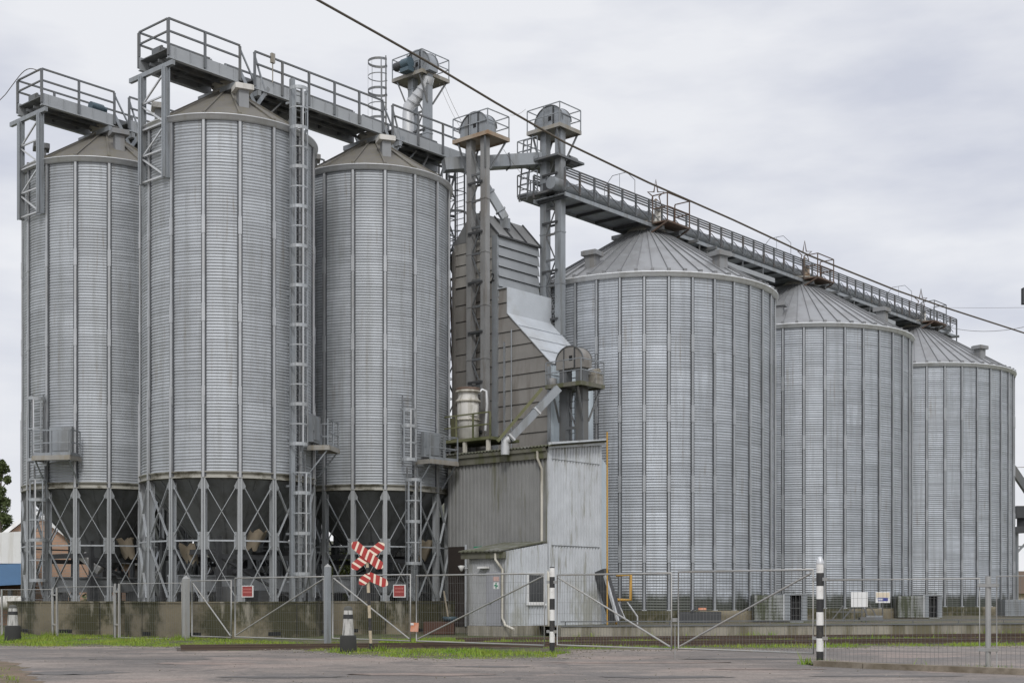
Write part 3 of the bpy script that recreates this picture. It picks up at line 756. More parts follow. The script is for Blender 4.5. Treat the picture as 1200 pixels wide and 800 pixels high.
# mossy wavy roof
b = MB(); n = int((ld+.3)/.06); vs = []
for i in range(n+1):
    s = -ld+i*.06; h = .03*math.sin(2*PI*s/.19)
    vs.append(UV(SHC, -.28, s+.12, EZ+.10+h)); vs.append(UV(SHC, lw+.15, s+.12, TZ+.14+h))
m = len(vs)
b.add(vs+[v-Z*.035 for v in vs], [(2*i, 2*i+1, 2*i+3, 2*i+2) for i in range(n)]+[(m+2*i, m+2*i+2, m+2*i+3, m+2*i+1) for i in range(n)]+[(2*i, 2*i+2, m+2*i+2, m+2*i) for i in range(n)])
b.build('roof', M['fibre'], SH)
b = MB(); b.box(UV(SHC, lw/2+.02, .17, (EZ+TZ)/2+.10), U*(lw/2+.22)+Z*(TZ-EZ)/2, W*.03, Z*.13); b.build('verge_board', M['cladw'], SH)
b = MB(); b.ub(SHC, -.16, -.10, -ld, .0, EZ-.42, EZ+.02); b.ub(SHC, -.24, -.162, -ld, -.0, EZ-.12, EZ+.04); b.build('gutter', M['gut'], SH)
b = MB(); x = UV(SHC, -.2, -.45); b.tube([x+Z*(EZ-.1), x+Z*(EZ-.4), UV(SHC, -.12, -.28, EZ-.85), UV(SHC, -.12, -.28, 3.6), UV(SHC, -.12, -.28, 3.0), UV(SHC, -.1, .06, 2.6), UV(SHC, -.1, .1, .4)], .06, 8)
b.build('downpipe', M['pipe'], SH)
# dark doorway at the far end of the dark side
t0 = ray_t(527, SHC, -W); t1 = ray_t(547, SHC, -W)
b = MB(); b.ub(SHC, -.10, -.045, -t0, -t1, .3, ZY(640, UV(SHC, 0, -t1).y)); b.build('doorway', mk('brown_doorway', (.03, .022, .018), .9), SH)
b = MB(); b.ub(SHC, -.13, -.102, -t1+.0, -t1+.1, .3, ZY(638, UV(SHC, 0, -t1).y)); b.build('door_jamb', M['cladw'], SH)
# annex
da = ray_t(550, AC, -W); ZA0 = ZY(645, Ya); ZA1 = ZY(636, SHC.y)
AN = empty('lean_to_annex', UV(AC, la/2, -da/2, 0), 'low lean-to annex with a grey door and a dark window against the shed', 'annex')
b = MB(); corr_wall(b, UV(AC, 0, -da), W, da, .42, ZA0-.1, -U, .13, .02); b.build('wall', mk('grey_annex_cladding', (.36, .365, .37), .65, .05, var=.1, stain=(.2, .2, .17), stain_amt=.6), AN)
b = MB(); corr_wall(b, UV(AC), U, la-.1, .42, 0, W, .17, .045, top=lambda s: ZA0+(ZA1-ZA0)*s/la); b.build('wall', M['cladw'], AN)
b = MB(); b.ub(AC, .06, la-.1, -da, -.06, 0, ZA0-.16); b.build('inner_frame', M['clad'], AN)
b = MB(); b.ub(AC, -.08, la-.1, -da-.02, .09, 0, .41); b.build('plinth', M['concl'], AN)
b = MB(); b.ub(AC, -.02, .07, -.04, .07, .42, ZA0-.02); b.build('corner_flashing', M['cladw'], AN)
b = MB(); o = UV(AC, -.3, -da-.35, ZA0+.02); n = 40
vs = []
for i in range(n+1):
    s = (da+.4)*i/n; h = .018*math.sin(i*PI/2*1.02)
    vs.append(o+W*s+Z*h); vs.append(o+W*s+U*(la+.15)+Z*(ZA1-ZA0+.06+h))
m = len(vs)
b.add(vs+[v-Z*.05 for v in vs], [(2*i, 2*i+1, 2*i+3, 2*i+2) for i in range(n)]+[(m+2*i, m+2*i+2, m+2*i+3, m+2*i+1) for i in range(n)]+[(2*i, 2*i+2, m+2*i+2, m+2*i) for i in range(n)]+[(2*n, 2*n+1, m+2*n+1, m+2*n)])
b.build('roof', M['fibre'], AN)
b = MB(); b.ub(AC, -.20, -.06, -da-.3, .05, ZA0-.30, ZA0-.03); b.build('fascia', M['gut'], AN)
d0, d1 = ray_t(573, AC, -W), ray_t(598, AC, -W); d1 = max(.28, d1)
zd = ZY(672, 54.5)
b = MB(); b.ub(AC, -.075, -.03, -d0, -d1, .43, zd); dr = b.build('door', M['door'], AN)
b = MB(); b.ub(AC, -.10, -.03, -d0-.07, -d0, .43, zd+.07); b.ub(AC, -.10, -.03, -d1, -d1+.07, .43, zd+.07); b.ub(AC, -.10, -.03, -d0, -d1, zd, zd+.07); b.build('door_frame', M['door'], dr)
b = MB(); b.ub(AC, -.14, -.076, -d0+.1, -d0+.22, 1.35, 1.4); b.build('handle', M['dark'], dr)
dm = -(d0+d1)/2
b = MB(); b.ub(AC, -.082, -.0755, dm-.02, dm+.3, zd-.30, zd-.12); nt = b.build('notice', M['pink'], dr)
b = MB(); b.ub(AC, -.082, -.0755, dm-.02, dm+.3, zd-.62, zd-.34); b.build('exit_pictogram', M['white'], dr)
b = MB(); c0 = dm+.14
b.ub(AC, -.088, -.083, c0-.03, c0+.03, zd-.60, zd-.36); b.ub(AC, -.088, -.083, c0-.10, c0-.031, zd-.50, zd-.45); b.ub(AC, -.088, -.083, c0+.031, c0+.10, zd-.52, zd-.47); b.build('green_cross', M['green'], dr)
b = MB(); b.ub(AC, -.26, -.06, -1.35, -.85, zd+.22, zd+.30); b.build('door_lamp', M['white'], AN)
b = MB(); x = UV(AC, -.16, -.12); b.tube([UV(AC, -.2, -.40, ZA0-.1), UV(AC, -.2, -.40, ZA0-.35), UV(AC, -.14, -.08, ZA0-.75), UV(AC, -.14, -.08, .75), UV(AC, -.2, .14, .45), UV(AC, -.2, .6, .30)], .055, 8); b.build('downpipe', M['pipe'], AN)
w0, w1 = ray_t(617, AC, U), ray_t(637, AC, U); wz0, wz1 = ZY(707, 54.8), ZY(671, 54.8)
b = MB(); b.ub(AC, w0+.06, w1-.06, .045, .058, wz0+.06, wz1-.06); wn = b.build('window', M['glass'], AN)
b = MB()
b.ub(AC, w0, w0+.07, .03, .085, wz0, wz1); b.ub(AC, w1-.07, w1, .03, .085, wz0, wz1); b.ub(AC, w0+.07, w1-.07, .03, .085, wz1-.07, wz1); b.ub(AC, w0+.07, w1-.07, .03, .085, wz0, wz0+.07); b.build('frame', M['white'], wn)
b = MB(); b.ub(AC, w0-.04, w1+.04, .03, .13, wz0-.06, wz0-.002); b.build('sill', M['white'], wn)
# exit sign above the annex, funnel lamp by the doorway
ts = ray_t(562, SHC, -W); p = UV(SHC, -.1, -ts, ZY(643, UV(SHC, 0, -ts).y))
SG = empty('exit_sign', p, 'small green emergency exit sign above the annex roof', 'sign')
b = MB(); b.box(p, U*.02, W*.24, Z*.11); b.build('panel', M['green'], SG)
b = MB()
for s, z0_, z1_ in ((-.12, -.06, .06), (-.03, -.06, .06)): b.box(p-U*.024+W*s+Z*(z0_+z1_)/2, U*.003, W*.025, Z*.05)
b.box(p-U*.024+W*.10, U*.003, W*.06, Z*.02); b.build('pictogram', M['white'], SG)
p = UV(SHC, -.45, -ray_t(545, SHC, -W)+.2, ZY(664, 56.5))
b = MB(); b.lathe([(.02, p.z+.12), (.16, p.z+.10), (.05, p.z-.12), (.02, p.z-.14)], 12, c=(p.x, p.y)); b.bar(p, p+U*.45, .03)
tag(b.build('funnel_lamp', M['white'], origin=p), 'small white funnel lamp beside the dark doorway', 'lamp')

# ================================================================== grain dryer tower
Yd = 61.5; DC = V(((583-600)/F*Yd, Yd, 0)); dl = ray_t(532, DC, -W); dw = 2.95
DZ = ZY(276, Yd); RZ = ZY(250, 62.3); ZB = 7.2
DR = empty('dryer_tower', UV(DC, dw/2, -dl/2, 0), 'tall grain dryer tower of dusty metal sheets with louvres and a bright sloping hood', 'dryer')
def panel_wall(o, d, L, nrm, z0, z1, step, mat, name, lap=.05, cols=1):
    """rows of folded sheets, each row tilted out at its lower edge over the next"""
    b = MB(); z = z1; k = 0
    while z > z0+.05:
        zb = max(z0, z-step)
        for j in range(cols):
            s0, s1 = L*j/cols+.008, L*(j+1)/cols-.008
            P = [o+d*s0+nrm*lap+Z*(zb+.02), o+d*s1+nrm*lap+Z*(zb+.02), o+d*s1+nrm*.01+Z*z, o+d*s0+nrm*.01+Z*z]
            b.prism(P, -nrm*.04)
        z = zb; k += 1
    return b.build(name, mat, DR)
b = MB(); b.ub(DC, .05, dw, -dl, -.05, ZB, DZ-.02); b.build('core', M['dark'], DR)
zl = ZY(345, Yd)
panel_wall(UV(DC, 0, -dl), W, dl-.3, -U, zl+.6, DZ, .52, M['dryl'], 'louvre_bank')
panel_wall(UV(DC, 0, -dl), W, dl-.3, -U, ZB, zl+.58, .78, M['dry'], 'side_panels', cols=1)
panel_wall(UV(DC, 0, 0), U, dw, W, zl-.3, DZ, .47, M['louv'], 'louvre_bank', lap=.09)
for (a, w) in ((-.06, -.15),):
    b = MB(); b.ub(DC, a, .05, -.3, .04, ZB, DZ+.03); b.build('corner_post', M['galv'], DR)
b = MB(); b.ub(DC, -.12, .0, -dl-.02, -dl+.14, ZB, zl+2.4); b.ub(DC, -.12, 0, -dl*.62, -dl*.62+.12, ZB, DZ); b.build('corner_post', M['dry'], DR)
# roof: two slopes and gables
gp = [UV(DC, -.02, .08, DZ+.01), UV(DC, -.02, -1.05, RZ), UV(DC, -.02, -dl+1.05, RZ), UV(DC, -.02, -dl-.05, DZ+.01)]
b = MB(); b.prism(gp, U*(dw+.06)); b.build('roof', M['droof'], DR)
b = MB()
for s in (0.0, .33, .66, 1.0):
    a = -.05+(dw+.1)*s; b.bar(UV(DC, a, .10, DZ+.05), UV(DC, a, -1.05, RZ+.04), .05, .07)
b.bar(UV(DC, -.06, .11, DZ+.0), UV(DC, dw+.06, .11, DZ+.0), .07); b.build('roof_seams', M['dark'], DR)
# housing that widens downwards, bright hood on its outside
wt = -ray_t(594, DC, -W); wb = -ray_t(645, DC, -W)
zt0, zt1, zt2 = ZY(337, UV(DC, 0, wt).y), ZY(367, UV(DC, 0, wt).y), ZY(424, UV(DC, 0, wb).y)
hl = 3.12
prof = [(.0, zt0+.0), (wt, zt0), (wt, zt1), (wb, zt2), (wb, ZB), (.0, ZB)]
b = MB(); b.prism([UV(DC, .06, w, z) for w, z in prof], U*(hl-.1)); b.build('air_housing', M['dark'], DR)
def prof_w(z):
    if z > zt1: return wt
    if z > zt2: return wt+(wb-wt)*(zt1-z)/(zt1-zt2)
    return wb
b = MB(); z = zt0; stp = .66
while z > ZB+.05:
    zb_ = max(ZB, z-stp)
    cuts = sorted({z, zb_, *[q for q in (zt1, zt2) if zb_ < q < z]}, reverse=True)
    for a_, c_ in zip(cuts, cuts[1:]):
        f0 = (z-a_)/(z-zb_); f1 = (z-c_)/(z-zb_)
        L0, L1 = prof_w(a_-1e-4), prof_w(c_+1e-4)
        o0, o1 = -.05*f0+.05, -.05*f1+.05
        P = [UV(DC, o0, .0, a_), UV(DC, o1, 0, c_), UV(DC, o1, L1, c_), UV(DC, o0, L0, a_)]
        b.prism(P, U*.03)
    z = zb_-.018
b.build('side_panels', M['dry'], DR)
b = MB(); hd = [(wt+.06, zt0+.03), (wt+.06, zt1), (wb+.10, zt2-.05), (wb+.02, zt2-.05), (wt+.02, zt1-.06), (wt+.02, zt0+.03)]
for i in range(2):
    q0, q1 = hd[i], hd[i+1]
    P = [UV(DC, -.04, q0[0], q0[1]), UV(DC, hl+.04, q0[0], q0[1]), UV(DC, hl+.04, q1[0], q1[1]), UV(DC, -.04, q1[0], q1[1])]
    b.prism(P, -W*.035-Z*.01)
b.ub(DC, -.04, hl+.04, 0.02, wt+.04, zt0, zt0+.035)
for z in (zt1+.3,): pass
b.build('hood', M['hood'], DR)
b = MB()
for f in (.25, .5, .75):
    w_, z_ = wt+(wb-wt)*f+.07, zt1+(zt2-zt1)*f+.0
    b.bar(UV(DC, -.03, w_+.02, z_), UV(DC, hl+.03, w_+.02, z_), .03, .02)
b.build('hood_seams', M['hood'], DR)
b = MB(); corr_wall(b, UV(DC, 0, wb+.01), U, hl, ZB, zt2-.1, W, .42, .03); b.build('front_cladding', M['bluecl'], DR)
b = MB(); b.ub(DC, -.07, .02, .42, .47, ZB, ZY(395, 60)); b.ub(DC, -.07, .02, wb-.12, wb+.02, ZB, zt2-.2); b.build('corner_post', M['galv'], DR)
b = MB(); b.ub(SHC, lw+.02, lw+.75, -1.5, -.1, .3, ZY(547, UV(SHC, lw+.4).y)); 
b.prism([UV(SHC, lw+.02, -.1, ZY(547, UV(SHC, lw+.4).y)+.001), UV(SHC, lw+.75, -.1, ZY(547, UV(SHC, lw+.4).y)+.001), UV(SHC, lw+.02, -.1, ZY(541, UV(SHC, lw).y)+.4)], -W*1.4)
tag(b.build('duct_casing', M['bluecl'], origin=UV(SHC, lw+.4, -.8)), 'narrow pale blue casing squeezed between the shed and the nearest wide silo', 'casing')
# the number painted on it
cu = bpy.data.curves.new('number', 'FONT'); cu.body = '2'; cu.size = .52; cu.extrude = .004; cu.align_x = 'CENTER'
tmp = bpy.data.objects.new('tmp', cu); COL.objects.link(tmp); bpy.context.view_layer.update()
me = bpy.data.meshes.new_from_object(tmp.evaluated_get(bpy.context.evaluated_depsgraph_get())); bpy.data.objects.remove(tmp)
me.materials.clear(); me.materials.append(M['ink'])
nb = bpy.data.objects.new('painted_number', me); COL.objects.link(nb); nb.parent = DR
pt = -ray_t(577.2, UV(DC, -.09), -W); nb.location = UV(DC, -.088, pt, ZY(330.5, 61.8))-V(DR.location)
X = W; Yv = Z; Zv = X.cross(Yv)
nb.rotation_euler = Matrix((X, Yv, Zv)).transposed().to_euler()
# walkway between the dryer and the tall silos, ladder beside it
p = UV(DC, .6, -dl-.1, ZY(300, 63))
WK = empty('walkway', p, 'short grey footbridge between the dryer tower and the tall silo', 'walkway')
b = MB(); b.bar(p-Z*.0, p-W*2.6, 1.0, .30, up=Z); b.build('deck', M['dark'], WK)
railing(WK, 'guard_rail', [p-W*.1+Z*.15-U*.45, p-W*2.6+Z*.15-U*.45], posts=.9, r=.02)
lc = UV(DC, 1.0, -dl-.55)
caged_ladder(lc, -U, ZB, ZY(197, 64), ZY(295, 64), 'caged ladder rising behind the dryer tower above the footbridge', hoop=.95, half=.3, cr=.5, bright=False)
caged_ladder(UV(DC, -.9, -dl+.25), -U, ZB, ZY(330, 62.5), ZY(330, 62.5)+5, 'plain ladder against the left edge of the dryer tower', hoop=.95, group='dryer ladders')
b = MB(); q = UV(DC, .3, -dl-.05, ZY(322, 63)); b.bar(q, q-W*1.6, .08); q2 = q-Z*.9; b.bar(q2, q2-W*1.6, .07); b.bar(q+Z*.05-W*.5, q-Z*6-W*.2, .06); b.bar(q-W*.9+Z*.2, q-Z*5.5-W*.15, .05)
tag(b.build('pipe_bracket', M['rust'], origin=q), 'rusty brackets and thin stays on the left edge of the dryer tower', 'bracket')
# open lattice mast left of the elevator, brackets between the elevator trunks
LM = UV(DC, -.25, -dl-.75); r = empty('lattice_mast', (LM.x, LM.y, 7.9), 'slim open lattice mast between the dryer tower and the tall silo', 'mast')
zt_ = ZY(188, 63)
for a, w in ((0, 0), (.55, 0), (0, .55), (.55, .55)):
    b = MB(); b.ub(LM, a-.03, a+.03, w-.03, w+.03, 7.9, zt_); b.build('mast_post', M['galvd'], r)
b = MB(); z = 8.2; k = 0
while z < zt_-1.0:
    for (p_, q_) in (((0, 0), (.55, 0)), ((0, .55), (.55, .55)), ((0, 0), (0, .55)), ((.55, 0), (.55, .55))):
        if k % 2: p_, q_ = q_, p_
        b.bar(UV(LM, *p_, z), UV(LM, *q_, z+.95), .035); b.bar(UV(LM, *p_, z), UV(LM, *q_, z), .035)
    z += .95; k += 1
b.build('mast_bracing', M['galvd'], r)
# tall thin pipe rack left of dryer, far behind: another block seen through the gap
b = MB(); o = UV(DC, 2.3, -dl-.6); b.ub(o, -.4, .4, -.8, .5, 0, ZY(398, 64)); 
tag(b.build('dust_duct', M['dry'], origin=o), 'narrow dusty duct standing behind the dryer tower', 'duct')

# ================================================================== bucket elevators
def elevator(leg1, leg2, zb, zp, lab, near, plen, pwid, deckmat, motor=None, rails=True, lw_=.36, headr=.86, lift=0, tmat=None):
    """leg1 behind, leg2 nearer; zp platform height; near: near corner of the platform (plan)"""
    mid = (leg1+leg2)/2; dd = (leg2-leg1).length/2
    r = empty('bucket_elevator', (mid.x, mid.y, zb), lab, 'elevator', 'bucket elevators with head platforms')
    h = lw_/2
    for c in (leg1, leg2):
        b = MB(); b.ub(c, -h, h, -h, h, zb, zp-.02)
        if lift: b.ub(c, -h, h, -h, h, zp+.07, zp+.07+lift)
        z = zb+2.2
        while z < zp-.5: b.ub(c, -h-.02, h+.02, -h-.02, h+.02, z, z+.06); z += 2.45
        b.build('trunk', tmat or M['galv'], r)
    b = MB(); z = zb+1.0; k = 0
    while z < zp-1.4:
        b.bar(UV(leg1, -h+.04, h, z), UV(leg2, -h+.04, -h, z), .06, .1)
        b.bar(UV(leg1, -h+.04, h, z if k % 2 else z+1.15), UV(leg2, -h+.04, -h, z+1.15 if k % 2 else z), .05); z += 1.22; k += 1
    b.build('cross_brace', M['galvd'], r)
    z = zb+1.3
    while z < zp-1.5:
        b = MB(); b.bar(UV(leg1, -h-.05, 0, z), UV(leg2, -h-.05, 0, z), .06, .10); b.bar(UV(leg1, h+.05, 0, z), UV(leg2, h+.05, 0, z), .06, .10); b.build('tie_bracket', M['dark'], r); z += 2.3
    # platform
    a1, w0 = pwid, -plen
    P = lambda a, w, z: UV(near, a, w, z)
    b = MB(); b.ub(near, .03, a1-.03, w0+.03, -.03, zp, zp+.05)
    b.ub(near, 0, a1, -.03, 0, zp-.08, zp+.10); b.ub(near, 0, a1, w0, w0+.03, zp-.08, zp+.10); b.ub(near, 0, .03, w0+.03, -.03, zp-.08, zp+.10); b.ub(near, a1-.03, a1, w0+.03, -.03, zp-.08, zp+.10)
    pl = b.build('platform', deckmat, r)
    if rails:
        z = zp+.10
        railing(r, 'guard_rail', [P(.03, w0+.02, z), P(.03, -.03, z), P(a1-.03, -.03, z), P(a1-.03, w0+.02, z), P(.03, w0+.02, z)], h=.98, posts=1.25, r=.02, toe=0)
    for (pa, c, s) in ((P(.1, w0+.3, zp-.1), leg1, -1), (P(.1, -.25, zp-.1), leg2, 1), (P(a1-.1, -.2, zp-.1), leg2, 1), (P(a1-.1, w0+.3, zp-.1), leg1, -1)):
        q = UV(c, -h if (pa-UV(c)).dot(U) < 0 else h, h*s, zp-1.5)
        b = MB(); b.bar(pa, q, .07); b.build('strut', M['galvd'], r)
    # rounded head
    R = headr; base = zp+.05+lift; vert = .28
    poly = [UV(mid, -.30, R, base), UV(mid, -.30, R, base+vert)]
    poly += [UV(mid, -.30, R*math.cos(t_), base+vert+R*.92*math.sin(t_)) for t_ in [PI*i/20 for i in range(1, 20)]]
    poly += [UV(mid, -.30, -R, base+vert), UV(mid, -.30, -R, base)]
    b = MB(); b.prism(poly, U*.60); hd_ = b.build('head', M['galv'], r)
    for a in (-.335, .301):
        b = MB()
        ring = [UV(mid, a, R*math.cos(t_)*1.02, base+vert+R*.94*math.sin(t_)) for t_ in [PI*i/20 for i in range(21)]]
        for p_, q_ in zip(ring, ring[1:]): b.bar(p_+U*.017, q_+U*.017, .034, .05, up=U)
        b.build('rim', M['galvd'], hd_)
    b = MB(); b.ub(mid, -.335, -.301, -.26, .26, base+.02, base+vert+R*.83); b.build('inspection_panel', M['galv'], hd_)
    b = MB()
    for w in (-.29, .29): b.ub(mid, -.35, -.301, w-.025, w+.025, base+.02, base+vert+R*.80)
    b.build('batten', M['dark'], hd_)
    b = MB(); b.ub(mid, -.342, -.336, .0, .18, base+.34, base+.56); b.build('peep_hole', M['black'], hd_)
    return r, mid
def leg_pair(px1, px2, Y1):
    l1 = V(((px1-600)/F*Y1, Y1, 0)); s = -ray_t(px2, l1, -W); return l1, UV(l1, 0, s)
def near_corner(px, Y): return V(((px-600)/F*Y, Y, 0))
# 2: by the dryer's left side
l1, l2 = leg_pair(552, 568.5, 61.9); nc = near_corner(571.5, 60.7)
E2, m2 = elevator(l1, l2, 7.9, ZY(157, 61), 'bucket elevator with the rust-stained head platform in front of the dryer tower', nc, ray_t(530, nc, -W), ray_t(597.5, nc, U), M['rustl'], lw_=.31, tmat=mk('dusty_trunk', (.29, .29, .285), .6, .3, var=.12, stain=(.18, .15, .12), stain_amt=.5))
# 3: between dryer and first wide silo
l1, l2 = leg_pair(639, 656.5, 63.9); nc = near_corner(656, 62.6)
E3, m3 = elevator(l1, l2, 2, ZY(148, 62.9), 'bucket elevator at the start of the long gantry over the wide silos', nc, ray_t(617, nc, -W), ray_t(681.5, nc, U), M['platd'])
# 1: highest, behind the tall silos
l1, l2 = leg_pair(484, 501, 67.5); nc = near_corner(494.5, 66.3)
E1, m1 = elevator(l1, l2, 3, ZY(85, 66.6), 'highest bucket elevator with a blue motor, behind the tall silos', nc, ray_t(459, nc, -W), ray_t(527, nc, U), M['platd'], headr=.95)
zp = ZY(85, 66.6)
p = UV(m1, -.75, -.35, zp+.5)
MO = empty('electric_motor', p, 'blue electric motor on the platform of the highest bucket elevator', 'motor')
b = MB(); b.tube([p-W*.1, p+W*.42], .26, 14); b.ub(m1, -.95, -.55, -.5, .1, zp+.06, zp+.25); b.build('gearbox', M['blue'], MO)
b = MB(); b.tube([p-W*.65, p-W*.1], .22, 14); b.build('motor_body', M['dark'], MO)
b = MB(); q = UV(m1, .05, .55, zp-.15); q2 = UV(m1, -.3, -.55, ZY(131, 67)); b.tube([q+U*.0, q-Z*.35-W*.1, q2+Z*.3, q2, q2-Z*1.4], .30, 12)
for t_ in (.25, .5, .75): 
    c = (q-Z*.35).lerp(q2+Z*.3, t_); dv = (q2-q).normalized(); b.tube([c-dv*.04, c+dv*.04], .36, 12)
tag(b.build('spout_pipe', M['galvl'], origin=q), 'bent pale spout pipe below the head of the highest bucket elevator', 'spout')
lc = UV(m1, .0, -2.5); 
caged_ladder(lc, (-U-W).normalized(), ZY(150, 68), ZY(60, 68), ZY(135, 68), 'caged ladder up to the platform of the highest bucket elevator', hoop=.75, cr=.60, bright=False)
# 4: small one on the shed roof
l2 = near_corner(682, 58.3); s = ray_t(663, l2, -W); l1 = UV(l2, 0, -s); nc = near_corner(681, 57.2)
E4, m4 = elevator(l1, l2, 8.0, ZY(449, 57.4), 'small dusty bucket elevator standing on the cladded shed', nc, ray_t(639, nc, -W), ray_t(709, nc, U), M['gut'], lw_=.40, headr=.76, lift=.75, tmat=M['galvd'])
for ch in E4.children:
    if ch.name.startswith('head'):
        ch.data.materials[0] = M['dry']
        for g in ch.children:
            if g.name.startswith('inspection'): g.data.materials[0] = M['dry']
        # this head stands higher on its trunks
zp4 = ZY(449, 57.4)
b = MB(); p = UV(m4, .6, .55, zp4+.35); b.ub(m4, .42, .95, .2, .9, zp4+.05, zp4+.55); b.prism([UV(m4, .42, .2, zp4+.56), UV(m4, .95, .2, zp4+.56), UV(m4, .68, .2, zp4+.85)], W*.7)
tag(b.build('drive_guard', M['platd'], origin=p), 'pale drive guard on the small elevator platform', 'guard')
b = MB(); p = UV(m4, -.35, -.95, zp4+.3); b.lathe([(.19, zp4+.06), (.21, zp4+.12), (.21, zp4+.42), (.18, zp4+.46), (.02, zp4+.5)], 16, c=(p.x, p.y))
tag(b.build('electric_motor', M['vent'], origin=p), 'upright beige motor on the small elevator platform', 'motor')
# ladder between its trunks
b = MB()
for s in (-.14, .14): b.bar(UV(m4, -.1, s, 8.3), UV(m4, -.1, s, zp4-.2), .03)
z = 8.5
while z < zp4-.3: b.bar(UV(m4, -.1, -.14, z), UV(m4, -.1, .14, z), .022); z += .28
tag(b.build('ladder', M['dark'], origin=UV(m4, -.1, 0, 8.3)), 'thin dark ladder between the trunks of the small elevator', 'ladder')
# slanting spout from its head down to the shed roof, and the thin stay beside it
pa = AT(654, 455, 57.6); pb = AT(597, 514, 56.9); pc = AT(592, 523, 56.9)
SPU = empty('slanting_spout', pb, 'long slanting square spout from the small elevator down to the shed roof', 'spout')
b = MB(); b.bar(pa, pb, .32, .32); b.build('duct', M['galv'], SPU)
b = MB(); dv = (pb-pa).normalized()
for f in (.45, .97): c = pa.lerp(pb, f); b.bar(c-dv*.04, c+dv*.04, .38, .38)
b.build('flange', M['galvl'], SPU)
b = MB(); b.tube([pb, pb*.45+pc*.55+V((-.08, 0, .1)), pc, pc-Z*.35], .19, 12); b.build('elbow', M['galvl'], SPU)
b = MB(); b.bar(AT(635, 455, 57.2), AT(583, 517, 56.6), .10, .12)
tag(b.build('support_stay', M['moss'], origin=AT(583, 517, 56.6)), 'thin mossy stay running beside the slanting spout', 'stay')
b = MB(); b.tube([UV(DC, -.12, .95, 8.2), UV(DC, -.12, .95, ZY(385, 60.6))], .03, 6)
tag(b.build('conduit', M['galv'], origin=UV(DC, -.12, .95, 8.2)), 'thin pale conduit running up the dusty dryer side', 'pipe')
# cross conveyor between elevators 2 and 3, spout to the dryer roof
p0 = AT(520, 194, 62.6); p1 = AT(640, 187, 64.2)
CD = empty('cross_conveyor', p0, 'level grey duct bridging the two middle bucket elevators', 'conveyor')
b = MB(); b.bar(p0, p1, .62, .56); b.build('duct', M['galv'], CD)
b = MB(); 
for f in (.3, .62, .9): c = p0.lerp(p1, f); dv = (p1-p0).normalized(); b.bar(c-dv*.025, c+dv*.025, .72, .66)
b.build('flange', M['galvd'], CD)
pa = AT(556, 196, 62.4); pb = AT(592, 256, 62.6)
b = MB(); b.bar(pa, pb, .34, .34); dv = (pb-pa).normalized()
for f in (.5, .85): c = pa.lerp(pb, f); b.bar(c-dv*.04, c+dv*.04, .44, .44)
b.bar(pb-Z*.0, pb-Z*.5, .34)
tag(b.build('feed_spout', M['galv'], origin=pb), 'slanting grey spout feeding the dryer roof', 'spout')
# service platform behind elevator 3 where the gantry starts
p = UV(m3, -.2, -1.2, ZY(233, 63.4)); o = m3
SV = empty('service_platform', UV(o, 0, -.9, p.z), 'small two-level service platform on the elevator at the start of the long gantry', 'platform')
for zz in (ZY(226, 63.6), ZY(186, 63.6)):
    b = MB(); b.ub(o, -.55, 1.5, -1.75, .75, zz-.1, zz); b.build('deck', M['galvd'], SV)
    railing(SV, 'guard_rail', [UV(o, -.55, -.5, zz), UV(o, -.55, -1.75, zz), UV(o, 1.4, -1.75, zz)], posts=.8, r=.02)
b = MB()
for s in (-1.6, -1.1): b.bar(UV(o, -.6, s, ZY(232, 63.6)), UV(o, -.25, s, ZY(158, 63.6)), .05)
for i in range(12): 
    f = i/11; z0_, z1_ = ZY(232, 63.6), ZY(158, 63.6); b.bar(UV(o, -.6+.35*f, -1.6, z0_+(z1_-z0_)*f), UV(o, -.6+.35*f, -1.1, z0_+(z1_-z0_)*f), .035)
b.build('stair', M['galvd'], SV)
b = MB(); q = UV(o, .45, -.25, ZY(226, 63.6)+.5); b.tube([q-W*.5, q+W*.35], .24, 12); b.ub(o, .3, .6, -.5, .0, ZY(226, 63.6)+.01, ZY(226, 63.6)+.3)
tag(b.build('gear_motor', M['galvd'], origin=q), 'grey gear motor on the lower deck of the service platform of the long gantry', 'motor')
b = MB(); q = UV(o, .9, .45, ZY(181, 63)); b.tube([q-U*.3, q+U*.25], .22, 12); b.ub(o, .7, 1.05, .3, .6, ZY(186, 63.6)+.01, ZY(181, 63)-.1)
tag(b.build('gear_motor', M['galvd'], origin=q), 'grey gear motor on the upper deck of the service platform of the long gantry', 'motor')

# ================================================================== long gantry over the wide silos
RZ3 = ZY(239.5, 68.4); DK = RZ3-1.05; RW = .95
s_end = ray_t(1121, UV(G1, 0, RW), U); s_beg = ray_t(662, UV(G1, 0, RW), U)
LG = empty('long_gantry', UV(G1, s_beg, 0, DK), 'long conveyor gantry with railings running over all three wide silos', 'gantry')
tot = s_end-s_beg
for w in (-RW, RW):
    b = MB(); b.ub(G1, s_beg, s_end, w-.03, w+.03, DK-.30, DK-.12); b.build('side_beam', M['galv'], LG)
b = MB(); b.ub(G1, s_beg+.1, s_end-.1, -RW+.04, RW-.04, DK-.16, DK-.12)
b.build('deck', M['galv'], LG)
b = MB(); x = s_beg+.3
while x < s_end: b.ub(G1, x-.05, x+.05, -RW+.04, RW-.04, DK-.29, DK-.165); x += 1.5
b.build('cross_beams', M['dark'], LG)
for w in (-RW, RW):
    railing(LG, 'guard_rail', [UV(G1, s_beg, w, DK-.05), UV(G1, s_end, w, DK-.05)], h=1.10, posts=1.15, r=.030, mids=(.89, .78, .66), toe=0, pw=.085, mat=M['lat'])
b = MB(); x = s_beg
while x < s_end-1.2:
    for w in (-RW, RW): b.bar(UV(G1, x, w, DK+.02), UV(G1, x+1.15, w, DK+.52), .035)
    x += 1.15
b.build('lattice', M['lat'], LG)
b = MB(); x = s_beg
